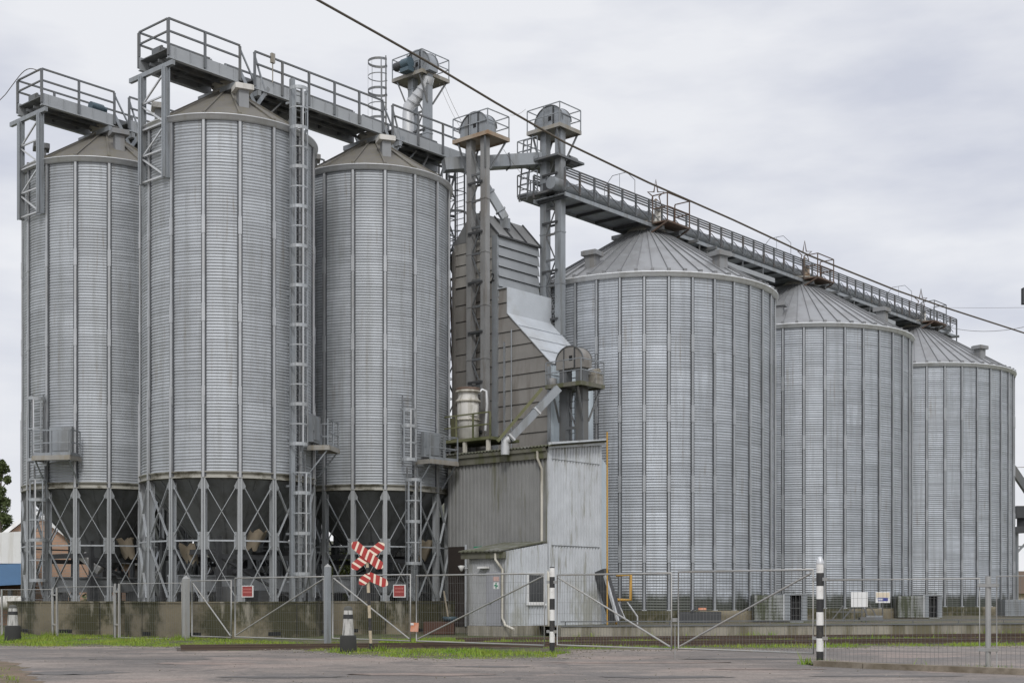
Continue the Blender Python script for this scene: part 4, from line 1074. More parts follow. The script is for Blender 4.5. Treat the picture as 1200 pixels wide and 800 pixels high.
while x < s_end-1.2:
    for w in (-RW, RW): b.bar(UV(G1, x, w, DK+.52), UV(G1, x+1.15, w, DK+.02), .03)
    x += 1.15
b.build('lattice', M['lat'], LG)
b = MB(); b.bar(UV(G1, s_beg, -RW+.05, DK+.62), UV(G1, s_end-.2, -RW+.05, DK+.62), .16, .05); b.build('cable_tray', M['galvd'], LG)
b = MB(); b.tube([UV(G1, s_beg-.4, .42, DK+.33), UV(G1, s_end-.4, .42, DK+.33)], .30, 14)
x = s_beg+.5
while x < s_end-.5: b.tube([UV(G1, x-.04, .42, DK+.33), UV(G1, x+.04, .42, DK+.33)], .34, 14); x += 2.3
b.build('screw_conveyor', M['galv'], LG)
b = MB(); b.ub(G1, s_beg+.2, s_end-.6, -.55, -.25, DK+.05, DK+.62); b.build('cable_trunking', M['dark'], LG)
D12 = [0, (G2-G1).dot(U), (G3-G1).dot(U)]
for s0 in D12:
    for x in (-.75, .75):
        b = MB(); b.ub(G1, s0+x-.1, s0+x+.1, -1.6, 1.6, DK-.50, DK-.31); b.build('support_beam', M['galvd'], LG)
    for x in (2.6, 4.4):                                    # brackets to the roof slope
        for w in (-.9, .9):
            b = MB(); b.bar(UV(G1, s0+x, w, DK-.3), UV(G1, s0+x, w, EAVR+.2+(RR-x)*.64), .09); b.build('strut', M['galvd'], LG)
        b = MB(); b.ub(G1, s0+x-.07, s0+x+.07, -1.5, 1.5, DK-.46, DK-.31); b.build('support_beam', M['galvd'], LG)
# lower walkway hung beside the roof between silos
for k in range(2):
    s0 = D12[k]
    b = MB(); b.ub(G1, s0+3.2, s0+10.5, .95, 1.5, DK-1.05, DK-.98); b.ub(G1, s0+3.2, s0+10.5, 1.5, 1.54, DK-1.2, DK-.95); b.ub(G1, s0+3.2, s0+10.5, .91, .95, DK-1.2, DK-.95); b.build('lower_walkway', M['beam'], LG)
    for x in (3.6, 5.8, 8.0, 10.2):
        b = MB(); b.bar(UV(G1, s0+x, .93, DK-1.0), UV(G1, s0+x, .93, DK-.3), .06); b.build('hanger', M['galvd'], LG)
b = MB(); q = UV(G1, s_end, .95, DK); b.bar(q-Z*1.1, q+Z*1.0, .07); b.ub(G1, s_end-.2, s_end+1.4, -.1, .25, DK-.55, DK-.25); b.bar(UV(G1, s_end+.4, -.9, DK-1.2), UV(G1, s_end+.4, -.9, DK+1.0), .07); b.bar(UV(G1, s_end, .95, DK+1.0), UV(G1, s_end+.4, -.9, DK+1.0), .05); b.build('end_frame', M['galvd'], LG)
# rusty platforms with star decorations and thin hoops
STL = ('on the nearest wide silo', 'on the middle wide silo', 'on the farthest wide silo')
for k, s0 in enumerate(D12):
    o = UV(G1, s0)
    r = empty('rusty_platform', UV(G1, s0, 1.4, DK), 'small rusty railed platform on the long gantry '+STL[k], 'platform', 'rusty platforms on the long gantry')
    b = MB(); b.ub(G1, s0-.9, s0+1.1, RW+.06, RW+1.0, DK-.16, DK-.10); b.bar(UV(G1, s0-.9, RW+1.0, DK-.16), UV(G1, s0+1.1, RW+1.0, DK-.16), .09); b.bar(UV(G1, s0-.9, RW, DK-.6), UV(G1, s0-.9, RW+.95, DK-.2), .07); b.bar(UV(G1, s0+1.1, RW, DK-.6), UV(G1, s0+1.1, RW+.95, DK-.2), .07)
    b.build('deck', M['rust'], r)
    railing(r, 'guard_rail', [UV(G1, s0-.9, RW+.1, DK-.1), UV(G1, s0-.9, RW+1.0, DK-.1), UV(G1, s0+1.1, RW+1.0, DK-.1), UV(G1, s0+1.1, RW+.1, DK-.1)], h=1.35, posts=2.2, r=.024, mat=M['rust'] if k < 2 else M['galvd'], toe=0)
    c = UV(G1, s0+.1, .55, DK+1.62)
    st = empty('star_decoration', UV(G1, s0+.1, .55, DK), 'thin metal star frame standing on the long gantry '+STL[k], 'decoration', 'star frames on the long gantry')
    b = MB(); D = V((1, 0, 0)); pts = []
    for i in range(10):
        a = PI/2+PI*i/5; R_ = (.80 if i == 0 else .52) if i % 2 == 0 else .20
        pts.append(c+D*R_*math.cos(a)*.85+Z*R_*math.sin(a))
    b.tube(pts, .042, 5, closed=True); b.build('star_frame', M['rust'], st)
    b = MB(); b.tube([c-Z*1.62, c-Z*.20], .045, 6); b.bar(c-Z*1.62-D*.4, c-Z*.8, .05); b.bar(c-Z*1.62+D*.4, c-Z*.8, .05); b.build('stand', M['beige'] if k < 2 else M['galvl'], st)
    b = MB(); b.box(c-Z*1.22+V((.05, -.3, 0)), V((.16, 0, 0)), V((0, .12, 0)), Z*.42); b.build('control_box', M['tank'] if k != 1 else M['rustl'], st)
    h0 = UV(G1, s0-2.3, 0, DK+1.0)
    b = MB(); q = lambda w, z: h0+W*w+Z*z
    b.tube([q(-RW, 0), q(-RW, .75), q(-.45, 1.25), q(.45, 1.25), q(RW, .75), q(RW, 0)], .016, 5); b.tube([q(0, 1.25), q(0, .4)], .011, 5)
    tag(b.build('safety_hoop', M['lat'], origin=h0), 'thin six-sided wire hoop over the gantry walkway '+STL[k], 'hoop', 'wire hoops over the long gantry')

# ================================================================== dust tank and its mossy stand on the shed roof
TC = near_corner(548.5, 60.2); zb = ZY(517, 60.2); zt = ZY(455, 60.2)
TK = empty('dust_collector', (TC.x, TC.y, zb), 'off-white cylindrical dust collector on a mossy stand over the shed roof', 'tank')
b = MB(); R_ = .50; H = zt-zb
b.lathe([(R_*.72, zb), (R_*.98, zb+.06), (R_*.98, zb+H*.40), (R_*1.0, zb+H*.41), (R_, zb+H*.78), (R_*.9, zb+H*.83), (R_*.9, zb+H*.93)], 32, c=(TC.x, TC.y)); b.build('tank', M['tank'], TK)
for f, w in ((.41, .07), (.77, .10), (.95, .09)):
    b = MB(); z = zb+H*f; b.lathe([(R_*.9, z-w), (R_*1.12, z-w), (R_*1.12, z), (R_*.9, z)], 32, c=(TC.x, TC.y)); b.build('band', M['pipe'], TK)
b = MB(); b.lathe([(R_*1.1, zb+H*.955), (R_*1.1, zb+H), (R_*.3, zb+H*1.03), (.02, zb+H*1.03)], 32, c=(TC.x, TC.y)); b.build('lid', M['rust'], TK)
b = MB(); k_, r_ = toward(TC); q = TC+k_*R_+r_*.25; b.box(q+Z*(zb+H*.56), r_*.17, k_*.03, Z*.24); b.build('access_hatch', M['tank'], TK)
b = MB(); q = TC+r_*.6; b.tube([q+Z*(zb+H*.9)-r_*.15, q+Z*(zb+H*.98)+r_*.05, q+Z*(zb+H*.95)+r_*.22, q+Z*(zb+H*.7)+r_*.26, q+Z*(zb+H*.2)+r_*.18], .07, 8); b.build('return_pipe', M['galvl'], TK)
SD = empty('mossy_stand', (TC.x, TC.y, 7.9), 'mossy timber stand and railing round the dust collector on the shed roof', 'stand')
b = MB(); b.ub(TC, -.95, 1.0, -.95, 2.2, zb-.14, zb-.01); b.build('deck', M['moss'], SD)
for a, w in ((-.85, -.85), (-.85, .6), (-.85, 2.0)):
    b = MB(); b.ub(TC, a-.07, a+.07, w-.07, w+.07, 7.85, zb-.15); b.build('leg', M['pipe'], SD)
railing(SD, 'guard_rail', [UV(TC, -.9, -.9, zb), UV(TC, -.9, 2.15, zb)], h=1.05, posts=.95, r=.03, mat=M['moss'], toe=0)
b = MB(); b.box(TC-W*1.0-U*.3+Z*(zb+.3), U*.35, W*.12, Z*.8); tag(b.build('junction_box', M['moss'], origin=TC-W*1.0+Z*zb), 'greenish cabinet left of the dust collector', 'cabinet')
# ================================================================== ground, road, railway
def sheet(name, poly, z, mat, kind='structure'):
    bm = bmesh.new(); vs = [bm.verts.new((x, y, z)) for x, y in poly]; f = bm.faces.new(vs)
    if f.normal.z < 0: f.normal_flip()
    bmesh.ops.triangulate(bm, faces=[f])
    me = bpy.data.meshes.new(name); bm.to_mesh(me); bm.free(); me.materials.append(mat)
    o = bpy.data.objects.new(name, me); COL.objects.link(o); o['kind'] = kind; return o
def gpt(px, y, z=0): Y = (EYE-z)*F/(y-HY); return ((px-600)/F*Y, Y)
sheet('ground', [(-900, -60), (900, -60), (900, 1500), (-900, 1500)], -.004, M['earth'])
jit = lambda p, k: (p[0]+random.uniform(-.12, .12), p[1]+random.uniform(-.12, .12))
edge = [(-60, 43.4), (-30, 43.0), gpt(0, 756.5), gpt(100, 757), gpt(210, 757.5), gpt(300, 758.5), gpt(350, 761), gpt(400, 765.5), gpt(450, 769), gpt(520, 771.5), gpt(600, 771.5), gpt(648, 770), gpt(662, 765), gpt(672, 761.5), gpt(780, 760.5), gpt(900, 760), gpt(960, 759), gpt(1060, 757), gpt(1200, 756.5), gpt(1400, 756), (70, 43)]
fine = []
for p, q in zip(edge, edge[1:]):
    n = max(1, int(math.hypot(q[0]-p[0], q[1]-p[1])/.5))
    for i in range(n):
        f = i/n; fine.append((p[0]+(q[0]-p[0])*f+random.uniform(-.12, .12), p[1]+(q[1]-p[1])*f+random.uniform(-.30, .30)))
fine.append(edge[-1])
sheet('road', fine+[(70, -20), (-60, -20)], .004, M['asphalt'])
# verge at the lower left corner
cv = [gpt(-150, 770), gpt(-40, 775), gpt(8, 783), gpt(22, 792), gpt(26, 806), gpt(20, 830), gpt(-200, 860), gpt(-300, 800)]
def ragged(P, k, st=.35):
    out = []
    for p, q in zip(P, P[1:]+P[:1]):
        n = max(1, int(math.hypot(q[0]-p[0], q[1]-p[1])/st))
        for i in range(n): out.append((p[0]+(q[0]-p[0])*i/n+random.uniform(-k, k), p[1]+(q[1]-p[1])*i/n+random.uniform(-k, k)))
    return out
sheet('dirt_verge', ragged([gpt(-200, 764), gpt(-40, 768), gpt(20, 777), gpt(38, 790), gpt(46, 806), gpt(40, 840), gpt(-200, 880), gpt(-330, 800)], .16), .008, mk('brown_dirt', (.16, .115, .08), .95, var=.25, stain=(.09, .09, .035), stain_amt=.6, streak=False, bump=.8))
# railway
RA = math.radians(14.5); RD = V((math.cos(RA), math.sin(RA), 0)); RN = V((-RD.y, RD.x, 0))
def track(p0, lab, L0, L1):
    r = empty('railway_track', p0, lab, 'railway track', 'railway tracks beside the silos')
    for s in (0, 1.52):
        b = MB(); c = p0+RN*s
        for w, z0, z1 in ((.075, .0, .02), (.016, .02, .09), (.036, .09, .125)):
            b.box(c+RD*(L0+L1)/2+Z*(z0+z1)/2, RD*(L1-L0)/2, RN*w, Z*(z1-z0)/2)
        b.build('rail', M['rail'], r)
    b = MB(); x = L0
    while x < L1:
        b.box(p0+RD*x+RN*.76+Z*.0, RD*.12, RN*1.25, Z*.014); x += .62
    b.build('sleepers', M['sleeper'], r)
    return r
sheet('road_edge', [(x, y+1.0+random.uniform(-.35, .35)) for x, y in fine]+[(x, y-1.1+random.uniform(-.5, .5)) for x, y in reversed(fine)], .0, mk('gritty_edge', (.135, .115, .085), .95, var=.3, scale=2.5, stain=(.09, .10, .035), stain_amt=.8, stain_lo=.48, streak=False, bump=.8, sscale=2))
P1 = V((2.7, 43.0, 0)); P2 = V((2.7, 48.0, 0))
track(P1, 'near railway track crossing behind the gates', -13, 46)
track(P2, 'far railway track along the concrete platform edge', -4.5, 60)
def strip(name, p0, w0, w1, L0, L1, z, mat):
    q = lambda s, w: tuple((p0+RD*s+RN*w).xy)
    pts = [q(L0+(L1-L0)*i/60, w0+random.uniform(-.15, .15)) for i in range(61)]+[q(L1-(L1-L0)*i/60, w1+random.uniform(-.15, .15)) for i in range(61)]
    return sheet(name, pts, z, mat)
strip('ballast', P1, -.6, 2.1, -13, 46, .006, M['ballast'])
strip('ballast', P2, -.6, 2.6, -14, 60, .007, M['ballast'])
# platform edge along the far track
b = MB(); o = P2+RN*4.6
b.box(o+RD*28+RN*.2+Z*.21, RD*27.6, RN*.2, Z*.21)
for i in range(14): b.box(o+RD*(2+i*4.1)+RN*.19+Z*.21, RD*.03, RN*.2, Z*.206)
tag(b.build('platform_wall', M['concl'], origin=o), 'low stained concrete platform edge along the far railway track', 'wall')
sheet('yard', [tuple((o+RD*.4+RN*.4).xy), tuple((o+RD*55.6+RN*.4).xy), tuple((o+RD*55.6+RN*60).xy), tuple((o-RD*2+RN*60).xy)], .40, M['ballast'])
b = MB(); b.bar(o+RD*.4-RN*.03+Z*.45, o+RD*55-RN*.03+Z*.45, .05); 
b.bar(o+RD*.4+RN*.06+Z*.62, o+RD*55+RN*.06+Z*.62, .045)
x = .6
while x < 55: b.bar(o+RD*x+RN*.06+Z*.42, o+RD*x+RN*.06+Z*.62, .03); x += 2.2
tag(b.build('low_rail', M['galvd'], origin=o), 'low grey pipe rail on the concrete platform edge', 'railing')

# ------------------------------------------------------------------ fence, posts and gates
B0 = V((-12.24, 50, 0)); B1 = V((-6.17, 44.6, 0)); B2 = V((1.14, 37.8, 0)); B3 = V((7.31, 31.6, 0)); B4 = V((10.37, 29.0, 0))
def on(p, q, px): d = (q-p).normalized(); return p+d*ray_t(px, p, d)
rm = random.Random(17)
def mesh_panel(b, p, q, z0, z1, sx=.10, sz=.30, r=.0028):
    d = (q-p); L = d.length; d.normalize(); n = int(L/sx)
    for i in range(1, n):
        c = p+d*(L*i/n+rm.uniform(-.008, .008)); N_ = V((d.y, -d.x, 0))*.025*math.sin(i*.31); m_ = c+N_+Z*(z0+z1)/2+d*rm.uniform(-.006, .006); b.bar(c+Z*z0, m_, r*1.7); b.bar(m_, c+Z*z1, r*1.7)
    z = z0+sz
    while z < z1-.05: b.bar(p+Z*(z+rm.uniform(-.012, .012)), q+Z*(z+rm.uniform(-.012, .012)), r*1.7); z += sz
def leaf(p, q, z0, z1, diag, lab):
    r = empty('gate_leaf', (p.x, p.y, z0), lab, 'gate', 'mesh gate leaves of the fence')
    t_ = .027
    b = MB(); b.tube([p+Z*z0, p+Z*z1, q+Z*z1, q+Z*z0], t_, 8, closed=True); b.build('frame', M['fence'], r)
    b = MB(); d = (q-p).normalized()
    if diag == 'down': b.tube([p+Z*(z1-.08)+d*.05, q+Z*(z0+.06)-d*.05], .026, 8)
    else: b.tube([p+Z*(z0+.06)+d*.05, q+Z*(z1-.08)-d*.05], .026, 8)
    b.build('diagonal_brace', M['fence'], r)
    b = MB(); mesh_panel(b, p, q, z0, z1); b.build('mesh_infill', M['wire'], r)
    return r
def panel(p, q, z0, z1, lab, sx=.10):
    r = empty('mesh_fence', (p.x, p.y, z0), lab, 'fence', 'mesh fence panels')
    b = MB(); b.tube([p+Z*z0, p+Z*z1, q+Z*z1, q+Z*z0], .017, 8, closed=True); b.build('frame', M['fence'], r)
    b = MB(); mesh_panel(b, p, q, z0, z1, sx); b.build('mesh_infill', M['wire'], r)
    return r
def post(p, z1, w, lab, cap='point', mat=None, z0=-.1):
    r = empty('fence_post', (p.x, p.y, 0), lab, 'fence post', 'fence posts')
    b = MB(); b.box(p+Z*(z0+z1)/2, U*w/2, W*w/2, Z*(z1-z0)/2); b.build('shaft', mat or M['galv'], r)
    b = MB(); h = w/2+.006; c = [p+U*h+W*h+Z*z1, p-U*h+W*h+Z*z1, p-U*h-W*h+Z*z1, p+U*h-W*h+Z*z1]
    b.add(c+[p+Z*(z1+w*.7)], [(0, 1, 4), (1, 2, 4), (2, 3, 4), (3, 0, 4), (3, 2, 1, 0)]); b.build('cap', M['fence'], r)
    return r
leaf(on(B0, B1, 225), on(B0, B1, 271), .14, 2.2, 'down', 'narrow gate leaf beside the square post left of the tall silo base')
leaf(on(B0, B1, 275.5), on(B0, B1, 380), .16, 2.28, 'up', 'wide gate leaf carrying the left red sign')
leaf(on(B1, B2, 390), on(B1, B2, 481), .22, 2.3, 'down', 'gate leaf behind the striped railway crossing sign')
leaf(on(B1, B2, 488), on(B1, B2, 638), .22, 2.27, 'up', 'wide gate leaf in front of the annex door')
leaf(on(B2, B3, 653), on(B2, B3, 787), .24, 2.22, 'down', 'gate leaf right of the middle black and white post')
leaf(on(B2, B3, 795), on(B2, B3, 953), .26, 2.25, 'up', 'gate leaf left of the tall black and white post')
post(on(B0, B1, 218), 2.28, .2, 'thick square grey post between the left fence and the first gate', mat=M['fence'])
post(on(B1, B2, 384), 2.6, .17, 'square post with pointed cap between the first two gates')
FL = V(((-4-600)/F*55.3, 55.3, 0)); FM = V(((64-600)/F*53.9, 53.9, 0))
def onl(px): return on(B0, FL, px)
def pair(px, px2, z1, lab):
    p = onl(px); q = onl(px2); r = empty('fence_post', (p.x, p.y, 0), lab, 'fence post', 'fence posts')
    for c in (p, q): b = MB(); b.tube([c-Z*.1, c+Z*z1], .045, 8); b.build('tube', M['fence'], r)
    b = MB(); b.bar(p+Z*z1*.85, q+Z*z1*.85, .12, .06); b.bar(p+Z*z1*.25, q+Z*z1*.25, .12, .06); b.build('clamp', M['fence'], r)
pair(135, 139.5, 2.12, 'paired tube post in the left fence, second from the left')
pair(62, 66.5, 1.98, 'paired tube post in the left fence before the leftmost silo')
pair(-2, 2, 1.92, 'paired tube post at the left border of the photo')
panel(onl(141), onl(213), .02, 2.12, 'fence panel left of the square gate post')
panel(onl(68), onl(133), .0, 2.0, 'fence panel in front of the leftmost silo base')
panel(onl(3), onl(60.5), -.02, 1.9, 'fence panel at the left end of the fence')
panel(onl(-70), onl(-4), -.02, 1.85, 'fence panel running out past the left border')
panel(on(B3, B4, 967.5), on(B3, B4, 1148), .06, 2.0, 'mesh fence panel over the kerb right of the tall striped post')
BX = B4+(B4-B3).normalized()*4
panel(on(B4, BX, 1168), on(B4, BX, 1290), .06, 2.05, 'mesh fence panel at the right border')
p = on(B3, B4, 1158); r = empty('fence_post', (p.x, p.y, 0), 'round pale post with two cross plates near the right border', 'fence post', 'fence posts')
b = MB(); b.tube([p-Z*.1, p+Z*2.05], .06, 12); b.build('shaft', M['fence'], r)
for z in (.45, 1.85): b = MB(); d = (B4-B3).normalized(); b.box(p+Z*z-d.cross(Z)*.0, d*.21, d.cross(Z)*.07, Z*.035); b.build('cross_plate', M['fence'], r)
def striped(p, z1, r_, lab, ball):
    r = empty('striped_post', (p.x, p.y, 0), lab, 'post', 'black and white posts')
    b = MB(); b.tube([p+Z*.05, p+Z*z1], r_, 16); b.build('shaft', M['bw'], r)
    b = MB(); b.tube([p-Z*.1, p+Z*.05], r_*1.05, 16); b.build('foot', M['rust'], r)
    b = MB()
    if ball: b.lathe([(r_*1.1, z1), (r_*1.12, z1+.03), (r_*.9, z1+.11), (r_*.45, z1+.17), (.01, z1+.19)], 16, c=(p.x, p.y))
    else: b.lathe([(r_, z1), (r_*.9, z1+.03), (.01, z1+.04)], 16, c=(p.x, p.y))
    b.build('cap', M['galvl'] if ball else M['ink'], r)
    b = MB()
    d = (B3-B2).normalized()
    for z in (.62, 2.02): b.bar(p+Z*z-d*.2, p+Z*z+d*.2, .05, .08)
    b.build('hinge', M['fence'], r)
striped(B2, 2.42, .075, 'black and white banded post beside the pale shed corner', False)
striped(B3, 2.38, .085, 'tall black and white banded post with a rounded cap on the kerb end', True)
# latch rods of the middle gate
b = MB(); p = on(B2, B3, 791); b.bar(p+Z*1.0-RD*.08, p+Z*1.0+RD*.08, .08, .1); b.tube([p+Z*.9, p-Z*.0], .012, 6)
tag(b.build('gate_latch', M['fence'], origin=p), 'chain latch where the two leaves of the right gate meet', 'latch')
# kerb under the right fence
k0 = V((*gpt(953, 780), 0)); k1 = V((*gpt(1010, 783), 0)); k2 = V((*gpt(1330, 796), 0))
for i, (a, c, lab) in enumerate(((k0, k1, 'short kerb stone at the foot of the tall striped post'), (k1+(k2-k1).normalized()*.03, k2, 'long worn kerb under the right fence'))):
    d = (c-a).normalized(); n = V((-d.y, d.x, 0)); m = 24; b = MB()
    b.box((a+c)/2+n*.14+Z*.03, d*(c-a).length/2, n*.14, Z*.10)
    tag(b.build('kerb', M['kerb'], origin=a), lab, 'kerb', 'kerb stones')
sheet('kerb_verge', [tuple((k0+V((0, .2, 0))).xy), tuple((k2+V((0, .2, 0))).xy), tuple((k2+V((0, 1.0, 0))).xy), tuple((k0+V((0, .75, 0))).xy)], .05, M['ballast'])

# ------------------------------------------------------------------ signs
def board(p, w, h, mat, lab, d, border=None, cat='sign', strokes=None):
    n = V((d.y, -d.x, 0)); 
    r = empty('warning_sign', p, lab, cat, 'signs on the gates')
    b = MB(); b.box(p, d*w/2, n*.012, Z*h/2); b.build('panel', mat, r)
    if border:
        b = MB(); f = .026
        for s in (-1, 1): b.box(p+d*s*(w/2+f/2), d*f/2, n*.018, Z*(h/2+f)); b.box(p+Z*s*(h/2+f/2), d*w/2, n*.018, Z*f/2)
        b.build('border', border, r)
    if strokes:
        b = MB(); rnd = random.Random(3)
        for row in strokes:
            x = -w*.40
            while x < w*.40:
                l = rnd.uniform(.02, .05); b.box(p+d*(x+l/2)+n*.015+Z*row*h, d*l/2, n*.003, Z*h*.07); x += l+.018
        b.build('lettering', mk('faded_lettering', (.50, .17, .15), .6), r)
    return r
dg = (B1-B0).normalized(); p = on(B0, B1, 291.5); p = V((p.x, p.y, ZY(692.5, p.y)))+V((dg.y, -dg.x, 0))*.05
board(p, .58, .36, M['red'], 'faded red sign with a white border on the leftmost wide gate leaf', dg, M['white'], strokes=(.22, -.08))
dg = (B2-B1).normalized(); p = on(B1, B2, 469.5); p = V((p.x, p.y, ZY(692, p.y)))+V((dg.y, -dg.x, 0))*.05
board(p, .50, .35, M['red'], 'faded red sign with a white border right of the striped crossing sign', dg, M['white'], strokes=(.22, -.08))
p = on(B1, B2, 487.5); p = V((p.x, p.y, ZY(734.5, p.y)))+V((dg.y, -dg.x, 0))*.06
r = empty('gate_tag', p, 'weathered orange plate tied low where two gate leaves meet', 'tag')
b = MB(); b.box(p, dg*.16, V((dg.y, -dg.x, .25))*.02, Z*.14+dg*.02); b.build('plate', M['orange'], r)
b = MB(); b.box(p+Z*.10-dg*.08+V((dg.y, -dg.x, 0))*.03, dg*.07, V((dg.y, -dg.x, 0))*.004, Z*.035); b.build('label_patch', M['white'], r)
# railway crossing sign
p = V((*gpt(435, 762), 0))
r = empty('crossing_sign', p, 'red and white railway crossing sign of crossed boards on a banded post', 'sign')
lean = V((-.045, 0, 1)).normalized()
b = MB(); b.tube([p-Z*.1, p+lean*2.75], .048, 10); b.build('post', M['bwp'], r)
def arm(c, ang, L0, L1, wdt=.27, dep=0):
    D = V((math.cos(ang), 0, math.sin(ang))); N = V((-D.z, 0, D.x)); t_ = .10
    poly = [(-L0+t_, -wdt/2), (L1-t_, -wdt/2), (L1, -wdt*.1), (L1, wdt*.1), (L1-t_, wdt/2), (-L0+t_, wdt/2), (-L0, wdt*.1), (-L0, -wdt*.1)]
    me = bpy.data.meshes.new('sign_arm'); vs = [(x, y, z) for y in (0, .02) for x, z in poly]; n = 8
    me.from_pydata(vs, [], [tuple(range(8)), tuple(range(15, 7, -1))]+[(i, i+8, (i+1) % 8+8, (i+1) % 8) for i in range(8)]); me.materials.append(M['xs'])
    o = bpy.data.objects.new('sign_arm', me); COL.objects.link(o); o.parent = r
    o.location = c-p+V((0, -dep, 0)); o.rotation_euler = (0, -ang, 0)
Yx = p.y-.06
arm(AT(431.5, 651, Yx), math.radians(38), .62, .60, dep=.0)
arm(AT(431.5, 651, Yx), math.radians(-40), .62, .56, dep=.03)
arm(AT(433, 675, Yx), math.radians(-24), .12, .60, wdt=.26)
arm(AT(432, 675, Yx), math.radians(40), .36, .06, wdt=.25, dep=.025)
# concrete bollards
def bollard(p, h, lab, k):
    r = empty('bollard', p, lab, 'bollard', 'black and white concrete bollards')
    b = MB(); b.lathe([(.25*k, -.05), (.25*k, .02), (.235*k, .46*k), (.21*k, .50*k), (.01, .50*k)], 18, c=(p.x, p.y)); b.build('base', mk('black_bollard_base', (.035, .035, .032), .9, var=.2), r)
    b = MB(); b.lathe([(.17*k, .50*k), (.125*k, h*.90), (.11*k, h*.97), (.07*k, h), (.01, h)], 18, c=(p.x, p.y)); b.build('column', mk('worn_white_bollard', (.50, .49, .46), .8, var=.2, stain=(.1, .1, .09), stain_amt=.8, stain_lo=.55, sscale=4), r)
    b = MB(); b.lathe([(.148*k, h*.74), (.142*k, h*.83)], 18, c=(p.x, p.y)); b.build('band', M['ink'], r)
    b = MB(); b.lathe([(.130*k, h*.925), (.112*k, h*.985), (.06*k, h*1.012), (.01, h*1.015)], 18, c=(p.x, p.y)); b.build('band', mk('dark_grey_cap', (.09, .09, .08), .9), r)
bollard(V((*gpt(408, 764), 0)), 1.32, 'worn black and white concrete bollard left of the crossing sign', 1.0)
bollard(V((*gpt(15, 751), 0)), 1.30, 'worn black and white concrete bollard at the left border', 1.15)

# ------------------------------------------------------------------ things at the foot of the wide silos
def fan_house(pc, px0, px2, y_top, zf, lab, mossy):
    """corrugated box: pc its near corner; long side runs left to px0, open front runs right to px2"""
    r = empty('fan_house', (pc.x, pc.y, zf), lab, 'fan house', 'fan houses at the foot of the wide silos')
    L = ray_t(px0, pc, -W); L = min(L, 4.0) if L > 0 else 2; wd_ = ray_t(px2, pc, U); zt = ZY(y_top, pc.y)
    L = 2.2
    b = MB(); z = zf; n = int((zt-zf)/.14); st = (zt-zf)/n
    k = V((-1, 0, 0)); 
    Lx = (pc.x-(px0-600)/F*pc.y); Rx = ((px2-600)/F*pc.y-pc.x)
    for i in range(n):
        z = zf+i*st
        b.xb(pc.x-Lx, pc.x-.05, pc.y, pc.y+1.6, z, z+st*.55); b.xb(pc.x-Lx+.02, pc.x-.05, pc.y+.03, pc.y+1.6, z+st*.55, z+st)
    b.build('side_sheets', M['galv'] if not mossy else mk('mossy_fan_sheet', (.30, .31, .30), .6, .2, var=.15, stain=(.06, .07, .03), stain_amt=.9, stain_lo=.47, sscale=.8), r)
    b = MB(); o0, o1 = pc.x+Rx*.26, pc.x+Rx*.74
    for i in range(n):
        z = zf+i*st
        for xa, xc in ((pc.x+.01, o0), (o1, pc.x+Rx)):
            b.xb(xa, xc, pc.y-.02, pc.y+1.6, z, z+st*.55); b.xb(xa, xc, pc.y+.01, pc.y+1.6, z+st*.55, z+st)
    b.xb(pc.x+.01, pc.x+Rx, pc.y-.03, pc.y+1.6, zt, zt+.08)
    b.build('front_sheets', M['galv'], r)
    b = MB(); b.xb(pc.x-.05, pc.x+.01, pc.y-.03, pc.y+1.6, zf, zt+.05); b.build('corner_trim', M['galvl'], r)
    b = MB(); b.xb(o0, o1, pc.y+.25, pc.y+.3, zf, zt); b.build('opening', M['black'], r)
    b = MB(); m = (o0+o1)/2
    for x in (o0+(o1-o0)*.35, o0+(o1-o0)*.66): b.bar(V((x, pc.y+.15, zf)), V((x, pc.y+.15, zt)), .014)
    b.bar(V((o0, pc.y+.05, (zf+zt)/2)), V((o1, pc.y+.05, (zf+zt)/2)), .02); b.build('grille', M['galvd'], r)
    b = MB(); b.xb(o0-.05, o1+.05, pc.y-.25, pc.y-.04, zf-.35, zf-.02); b.build('step', M['galv'], r)
fan_house(AT(919, 728, 63.2), 884, 946, 697, .46, 'mossy corrugated fan house with a dark barred opening, nearest of the three', True)
fan_house(AT(1083, 727, 74.5), 1052, 1104, 698, .46, 'corrugated fan house with a dark opening at the foot of the far silos', True)
fan_house(AT(1212, 727, 80), 1178, 1236, 702, .46, 'grey corrugated fan house cut by the right border', False)
# white boards on struts
p = AT(1007, 702, 64)
r = empty('trailer_board', V((p.x, p.y, .4)), 'blank white board on slanting struts before the middle wide silo', 'board')
b = MB(); b.box(p, V((.40, 0, 0)), V((0, .02, 0)), Z*.36); b.build('panel', M['white'], r)
b = MB()
for x0, x1 in ((.15, .5), (.5, .95)): b.bar(p+V((x0, .05, -.25)), p+V((x1, .05, -1.0)), .05)
for x in (-.75, -.2, .15, .35): b.bar(p+V((x, .1, -.3)), V((p.x+x, p.y+.1, .4)), .04)
b.bar(p+V((-1.3, .1, -1.0)), p+V((-.75, .1, -.3)), .05); b.bar(p+V((-.8, .1, -1.0)), p+V((-.3, .1, -.4)), .05); b.bar(p+V((-1.3, .1, -.6)), p+V((.4, .1, -.6)), .035)
b.build('strut', M['galvd'], r)
b = MB(); b.box(V((p.x+.55, p.y, .55)), V((.55, 0, 0)), V((0, .2, 0)), Z*.08); b.tube([V((p.x+.3, p.y, .62)), V((p.x+1.1, p.y, .62))], .09, 8); b.build('base_frame', M['galvd'], r)
p = AT(1034.5, 699.5, 66)
r = empty('logo_board', p, 'small cream and white board with a navy band fixed low on the middle wide silo', 'sign')
b = MB(); b.box(p, V((.36, 0, 0)), V((0, .02, 0)), Z*.27); b.build('panel', M['white'], r)
